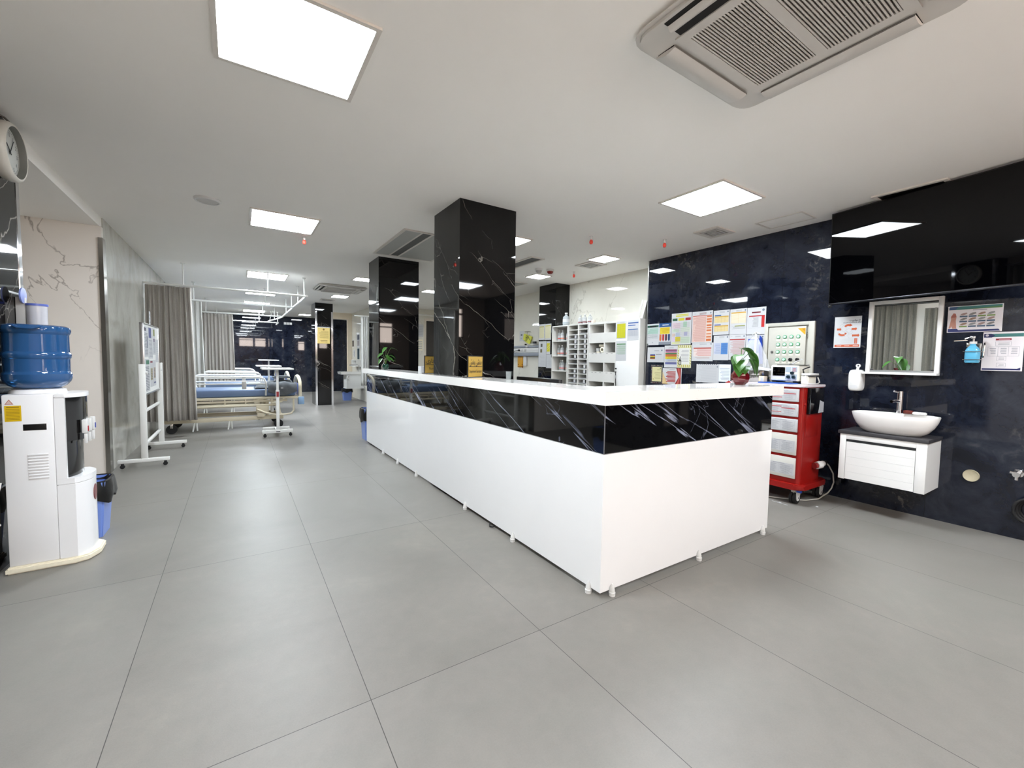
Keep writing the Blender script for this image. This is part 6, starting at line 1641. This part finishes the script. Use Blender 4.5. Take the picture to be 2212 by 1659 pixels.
# ------------------------------------------------------------------ wash place on the navy wall
VY0, VY1, VX = 0.990, 1.572, 4.602
t = thing('vanity_cabinet', 'white slatted wall-hung vanity cabinet with a dark slate top', 'cabinet', (4.8, 1.28, 0.28))
mb = MB()
mb.box((VX + 0.012, VY0, 0.282), (4.984, VY0 + 0.018, 0.69)).box((VX + 0.012, VY1 - 0.018, 0.282), (4.984, VY1, 0.69)).box((VX + 0.012, VY0 + 0.018, 0.282), (4.984, VY1 - 0.018, 0.30)).box((4.966, VY0 + 0.018, 0.30), (4.984, VY1 - 0.018, 0.69))
mb.box((VX, VY0, 0.28), (VX + 0.0118, VY0 + 0.065, 0.69), bev=0.001).box((VX, VY1 - 0.045, 0.28), (VX + 0.0118, VY1, 0.69), bev=0.001).box((VX, VY0 + 0.065, 0.645), (VX + 0.0118, VY1 - 0.045, 0.69), bev=0.001)
mb.build('body', WHITE, t)
d = None
mb = MB()
n = 5; za, zb = 0.284, 0.622
for k in range(n):
    a = za + (zb - za) * k / n; b = za + (zb - za) * (k + 1) / n
    mb.box((VX + 0.001, VY0 + 0.068, a + 0.0004), (VX + 0.0105, VY1 - 0.048, b - 0.0004), bev=0.0006, seg=1)
d = mb.build('drawer', WHITE, t)
MB().box((VX + 0.0005, VY0 + 0.068, 0.624), (VX + 0.006, VY1 - 0.048, 0.6445)).build('grip_rail', mat('dark_grip', (34, 36, 38), 0.35), d)
MB().box((VX - 0.008, VY0 - 0.008, 0.691), (4.9845, VY1 + 0.016, 0.720), bev=0.002).build('countertop', SLATE, t)
t = thing('wash_basin', 'oval white ceramic vessel basin on the slate topped vanity', 'basin', (4.785, 1.255, 0.7205))
mb = MB()
n = 56
def sup(a, rx, ry, p=2.6):
    c, s = math.cos(a), math.sin(a)
    q = (abs(c) ** p + abs(s) ** p) ** (-1 / p)
    return rx * q * c, ry * q * s
prof = [(0.60, 0.0), (0.66, 0.004), (0.78, 0.03), (0.89, 0.075), (0.96, 0.12), (1.0, 0.165), (0.995, 0.170), (0.965, 0.168), (0.92, 0.12), (0.80, 0.06), (0.55, 0.022), (0.08, 0.016)]
R = []
for k, z in prof:
    ring = []
    for i in range(n):
        x, y = sup(2 * PI * i / n, 0.172 * k, 0.290 * k)
        ring.append(mb.bm.verts.new((4.785 + x, 1.255 + y, 0.7205 + z)))
    R.append(ring)
for A, B in zip(R, R[1:]):
    for i in range(n): mb.bm.faces.new((A[i], A[(i + 1) % n], B[(i + 1) % n], B[i]))
mb.bm.faces.new(R[0][::-1])
mb.bm.faces.new(R[-1])
mb.build('bowl', CERAM, t, sharp=50)
MB().lathe([(0, 0.0), (0.022, 0.0), (0.020, 0.004), (0, 0.005)], (4.785, 1.255, 0.7375), 20).build('drain', CHROME, t)
MB().cyl((4.928, 1.255, 0.84), (4.928, 1.255, 0.8895), 0.03, 0.034, seg=20).build('tap_ledge', CERAM, t)
t = thing('basin_tap', 'chrome pillar tap standing behind the vessel basin', 'tap', (4.925, 1.258, 0.890))
MB().cyl((4.925, 1.258, 0.890), (4.925, 1.258, 1.03), 0.022, seg=24).cyl((4.925, 1.258, 1.031), (4.925, 1.258, 1.085), 0.0215, seg=24).build('body', CHROME, t)
MB().tube([(4.91, 1.262, 0.995), (4.86, 1.275, 1.0), (4.81, 1.285, 0.995)], 0.013, 12).build('spout', CHROME, t)
MB().tube([(4.915, 1.262, 1.075), (4.88, 1.29, 1.085)], 0.008, 10).build('lever', CHROME, t)
t = thing('scrub_brush', 'white handled scrub brush with brown bristles on the basin rim', 'brush', (4.915, 1.16, 0.89))
MB().box((4.90, 1.165, 0.8915), (4.935, 1.228, 0.922), bev=0.008, seg=3).build('bristles', mat('brown_bristle', (92, 32, 22), 0.8, vary=0.2, scale=80), t)
mb = MB().prism([(4.897, 1.165), (4.938, 1.165), (4.930, 1.135), (4.926, 1.12), (4.934, 1.10), (4.934, 1.085), (4.918, 1.075), (4.902, 1.085), (4.902, 1.10), (4.910, 1.12), (4.906, 1.135)], 0.892, 0.914, bev=0.005)
mb.cyl((4.918, 1.125, 0.9145), (4.918, 1.125, 0.9155), 0.006, seg=12, m=1)
mb.build('handle', [WHITEP, BLACK], t)

t = thing('wall_mounted_soap_dispenser', 'white wall soap dispenser left of the mirror, beside its shelf', 'soap dispenser', (4.93, 1.585, 1.06))
mb = MB()
cyd, czd = 1.587, 1.167
def soap_ring(hy, hz, x, n=40):
    P = []
    for i in range(n):
        yy, zz = sup(2 * PI * i / n, hy, hz, 4.5)
        P.append(mb.bm.verts.new((x, cyd + yy, czd + zz)))
    return P
Rs = [soap_ring(0.052, 0.101, 4.9835), soap_ring(0.052, 0.101, 4.915), soap_ring(0.050, 0.099, 4.898), soap_ring(0.044, 0.093, 4.887), soap_ring(0.036, 0.085, 4.884)]
for A, B in zip(Rs, Rs[1:]):
    for i in range(40): mb.bm.faces.new((A[i], A[(i + 1) % 40], B[(i + 1) % 40], B[i]))
mb.bm.faces.new(Rs[0]); mb.bm.faces.new(Rs[-1][::-1])
mb.build('body', WHITEP, t, sharp=60)
mb = MB()
wp = [(cyd + sup(2 * PI * i / 28, 0.030, 0.017, 3)[0], 1.106 + sup(2 * PI * i / 28, 0.030, 0.017, 3)[1]) for i in range(28)]
mb.prism([(y_, z_) for y_, z_ in wp], 0, 0.0025, M=Matrix(((0, 0, -1, 4.8838), (1, 0, 0, 0), (0, 1, 0, 0), (0, 0, 0, 1))))
mb.build('level_window', mat('window_plastic', (206, 207, 208), 0.2), t)
MB().tube([(4.935, 1.583, 1.26), (4.935, 1.578, 1.29)], 0.011, 10).lathe([(0.008, -0.006), (0.018, -0.006), (0.018, 0.006), (0.008, 0.006), (0.008, -0.006)], (0, 0, 0), 18, M=Matrix.Translation((4.935, 1.577, 1.305)) @ Matrix.Rotation(PI / 2, 4, 'Y')).build('lock_tab', WHITEP, t)

t = thing('wall_mirror', 'white framed mirror with a bottom shelf above the vanity', 'mirror', (4.97, 1.28, 1.25))
mb = MB()
my0, my1, mz0, mz1 = 1.030, 1.528, 1.252, 1.90
mb.box((4.952, my0, mz0), (4.984, my0 + 0.030, mz1), bev=0.002).box((4.952, my1 - 0.030, mz0), (4.984, my1, mz1), bev=0.002).box((4.952, my0 + 0.030, mz1 - 0.03), (4.984, my1 - 0.030, mz1), bev=0.002)
mb.build('frame', WHITE, t)
MB().box((4.885, my0, 1.232), (4.984, 1.532, 1.2515), bev=0.002).build('shelf', WHITE, t)
MB().box((4.972, my0 + 0.0305, mz0 + 0.0005), (4.9835, my1 - 0.0305, mz1 - 0.0305)).build('glass', MIRROR, t)
MB().box((4.966, my0 + 0.031, mz0), (4.9715, my1 - 0.031, mz0 + 0.018)).build('glass_ledge', ALU, t)
mb = MB()
for y in (1.485, 1.074): mb.box((4.962, y - 0.01, mz0 + 0.018), (4.9715, y + 0.01, mz0 + 0.028), bev=0.002)
mb.build('clip', BLACK, t)

# television on an angled bracket
t = thing('television', 'huge wall television with a black glossy screen, upper right', 'television', (4.70, 1.0, 1.885))
mb = MB()
def tvp(s, v, d):
    """s along the screen from the left end, v up the screen, d depth behind it"""
    e = Vector((-0.157, -0.9876, 0)); up = Vector((-0.036, 0.0, 0.9993)); nrm = Vector((0.9876, -0.157, 0.036))
    return Vector((4.782, 1.795, 1.884)) + e * s + up * v + nrm * d
TW, TH = 1.52, 0.852
TM = Matrix.Identity(4)
c0 = tvp(0, 0, 0); ex = (tvp(1, 0, 0) - c0); ey = (tvp(0, 1, 0) - c0); ez = (tvp(0, 0, 1) - c0)
TM = Matrix(((ex.x, ey.x, ez.x, c0.x), (ex.y, ey.y, ez.y, c0.y), (ex.z, ey.z, ez.z, c0.z), (0, 0, 0, 1)))
MB().box((0, 0, 0.003), (TW, TH, 0.04), bev=0.003, M=TM).build('housing', mat('tv_black', (10, 10, 11), 0.3), t)
MB().box((0.010, 0.014, 0.0), (TW - 0.010, TH - 0.010, 0.0028), M=TM).build('screen', SCREEN, t)
MB().box((0.0, -0.004, -0.001), (TW, 0.012, 0.0025), bev=0.001, M=TM).build('bottom_bezel', mat('dark_metal_trim', (70, 70, 74), 0.25, 1.0), t)
MB().box((0.45, 0.25, 0.041), (1.0, 0.65, 0.075), M=TM).build('back_cover', BLACK, t)
mb = MB().box((4.955, 0.85, 2.05), (4.984, 1.35, 2.50), bev=0.002)
mb.tube([(4.955, 1.1, 2.3), (4.86, 1.12, 2.3), (4.775, 1.10, 2.3)], 0.022, 10)
mb.build('wall_bracket', BLACK, t)
MB().lathe([(0, 0), (0.018, 0), (0.018, 0.004), (0.006, 0.012), (0, 0.012)], (0, 0, 0), 12, M=TM @ Matrix.Translation((0.012, -0.012, 0.012)) @ Matrix.Rotation(PI, 4, 'X')).build('corner_sensor', BLACK, t)

# sanitiser bottle on its bracket
t = thing('sanitiser_bottle', 'pump bottle of blue sanitiser hung between the two right posters', 'bottle', (4.93, 0.838, 1.34))
bx_, by_ = 4.925, 0.838
mb = MB()
prof = [(0.0, 0.0, 0.0), (0.030, 0.037, 0.0), (0.034, 0.042, 0.008), (0.034, 0.042, 0.095), (0.028, 0.033, 0.118), (0.016, 0.018, 0.135), (0.016, 0.016, 0.150)]
def sq_rings(prof, m, cz):
    R = []
    for rx, ry, z in prof:
        if rx == 0:
            R.append([mb.bm.verts.new((bx_, by_, cz + z))]); continue
        R.append([mb.bm.verts.new((bx_ + sup(2 * PI * i / 28, rx, ry, 3.4)[0], by_ + sup(2 * PI * i / 28, rx, ry, 3.4)[1], cz + z)) for i in range(28)])
    for A, B in zip(R, R[1:]):
        for i in range(28):
            j = (i + 1) % 28
            f = mb.bm.faces.new((A[0], B[j], B[i]) if len(A) == 1 else (A[i], A[j], B[j], B[i]))
            f.material_index = m
sq_rings(prof, 0, 1.343)
mb.build('body', mat('sanitiser_blue', (96, 178, 214), 0.12, alpha=0.93, vary=0.05), t)
MB().cyl((bx_, by_, 1.4935), (bx_, by_, 1.512), 0.021, seg=20).build('collar', WHITEP, t)
MB().cyl((bx_, by_, 1.5125), (bx_, by_, 1.55), 0.007, seg=12).box((bx_ - 0.014, by_ - 0.012, 1.535), (bx_ + 0.014, by_ + 0.016, 1.555), bev=0.004).tube([(bx_, by_ + 0.015, 1.548), (bx_, by_ + 0.045, 1.535), (bx_, by_ + 0.05, 1.52)], 0.005, 8).build('pump', CHROME, t)
t = thing('bottle_bracket', 'steel wire bracket holding the blue sanitiser bottle', 'bracket', (4.95, 0.838, 1.34))
MB().box((4.972, 0.800, 1.40), (4.9845, 0.825, 1.50), bev=0.002).box((4.972, 0.86, 1.47), (4.9845, 0.885, 1.505), bev=0.002).build('back_plate', STEEL, t)
mb = MB()
for z in (1.368, 1.432):
    mb.tube([(4.978, by_ + 0.047, z), (4.89, by_ + 0.047, z), (4.886, by_ + 0.03, z), (4.886, by_ - 0.03, z), (4.89, by_ - 0.047, z), (4.978, by_ - 0.047, z)], 0.0022, 6)
mb.tube([(4.94, by_ + 0.0, 1.3395), (4.978, by_ + 0.0, 1.3395), (4.979, by_, 1.40)], 0.002, 6)
mb.tube([(4.972, 0.782, 1.50), (4.945, 0.779, 1.48), (4.935, 0.782, 1.40), (4.95, 0.784, 1.388)], 0.006, 8)
mb.build('wire_hoop', STEEL, t)
MB().tube([(4.978, 0.905, 1.528), (4.93, 0.875, 1.522), (4.89, 0.94, 1.518)], 0.004, 8).build('elbow_lever', STEEL, t)

# blanked pipe and water tap low on the wall
t = thing('wall_mounted_pipe_cover', 'round stone coloured blanking cap low on the navy wall right of the vanity', 'cap', (RW, 0.803, 0.43))
MB().lathe([(0, 0.0), (0.040, 0.0), (0.046, 0.004), (0.048, -0.004), (0.048, -0.012)], (0, 0, 0), 28, M=Matrix.Translation((RW - 0.0125, 0.803, 0.43)) @ Matrix.Rotation(-PI / 2, 4, 'Y')).build('cap', mat('stone_cap', (186, 178, 152), 0.7, vary=0.15, scale=30), t)
t = thing('wall_mounted_valve', 'small chrome angle valve on the wall at the right edge', 'valve', (RW, 0.56, 0.50))
MB().cyl((RW - 0.012, 0.56, 0.505), (RW - 0.0005, 0.56, 0.505), 0.030, seg=22).cyl((RW - 0.07, 0.56, 0.505), (RW - 0.012, 0.56, 0.505), 0.013, seg=16).cyl((RW - 0.055, 0.56, 0.46), (RW - 0.055, 0.56, 0.505), 0.011, seg=14).build('body', CHROME, t)
MB().cyl((RW - 0.095, 0.56, 0.505), (RW - 0.0705, 0.56, 0.505), 0.020, 0.016, seg=12).cyl((RW - 0.055, 0.595, 0.515), (RW - 0.055, 0.57, 0.51), 0.012, seg=12).build('handle', CHROME, t)
t = thing('hanging_coil', 'black rubber coil hanging on the wall at the right edge', 'coil', (4.95, 0.50, 0.23))
mb = MB()
for k in range(3):
    R = Matrix.Translation((4.962 - 0.0 * k, 0.485, 0.24))
    mb.tube([(4.972 - 0.022 * k, 0.485 + (0.055 + 0.012 * k) * math.cos(2 * PI * i / 20), 0.24 + (0.070 + 0.01 * k) * math.sin(2 * PI * i / 20)) for i in range(20)], 0.011, 8, closed=True)
mb.build('coil', BLACKR, t)
MB().cyl((4.93, 0.485, 0.318), (4.984, 0.485, 0.318), 0.008, seg=10).build('peg', STEEL, t)

# ------------------------------------------------------------------ world, camera, view
w = bpy.data.worlds.new('world'); SC.world = w
w.use_nodes = True
bg = w.node_tree.nodes['Background']
bg.inputs['Color'].default_value = (0.85, 0.9, 1.0, 1)
bg.inputs['Strength'].default_value = 0.3
cam = bpy.data.cameras.new('camera')
co = bpy.data.objects.new('camera', cam)
COL.objects.link(co)
FPX, YAW, PIT, ROL = 913.292, 0.576490564, 0.0558109362, -0.0164824511
cy, sy, cp, sp = math.cos(YAW), math.sin(YAW), math.cos(PIT), math.sin(PIT)
fwd = Vector((sy * cp, cy * cp, -sp)); right = Vector((cy, -sy, 0)); down = fwd.cross(right)
rr_ = right * math.cos(ROL) + down * math.sin(ROL)
dd_ = down * math.cos(ROL) - right * math.sin(ROL)
co.matrix_world = Matrix(((rr_.x, -dd_.x, -fwd.x, 0), (rr_.y, -dd_.y, -fwd.y, 0), (rr_.z, -dd_.z, -fwd.z, 1.302), (0, 0, 0, 1)))
cam.sensor_fit = 'HORIZONTAL'
cam.sensor_width = 36.0
cam.lens = 36.0 * FPX / 2212.0
cam.clip_start = 0.05
SC.camera = co
vs = SC.view_settings
vs.view_transform = 'Standard'
vs.look = 'None'
vs.exposure = 1.98
vs.gamma = 1.0
vs.use_curve_mapping = False
SC.cycles.max_bounces = 10
SC.cycles.diffuse_bounces = 6
SC.cycles.glossy_bounces = 5
SC.cycles.transparent_max_bounces = 12
SC.cycles.sample_clamp_indirect = 10.0
SC.cycles.blur_glossy = 0.1
SC.cycles.caustics_reflective = False
SC.cycles.caustics_refractive = False
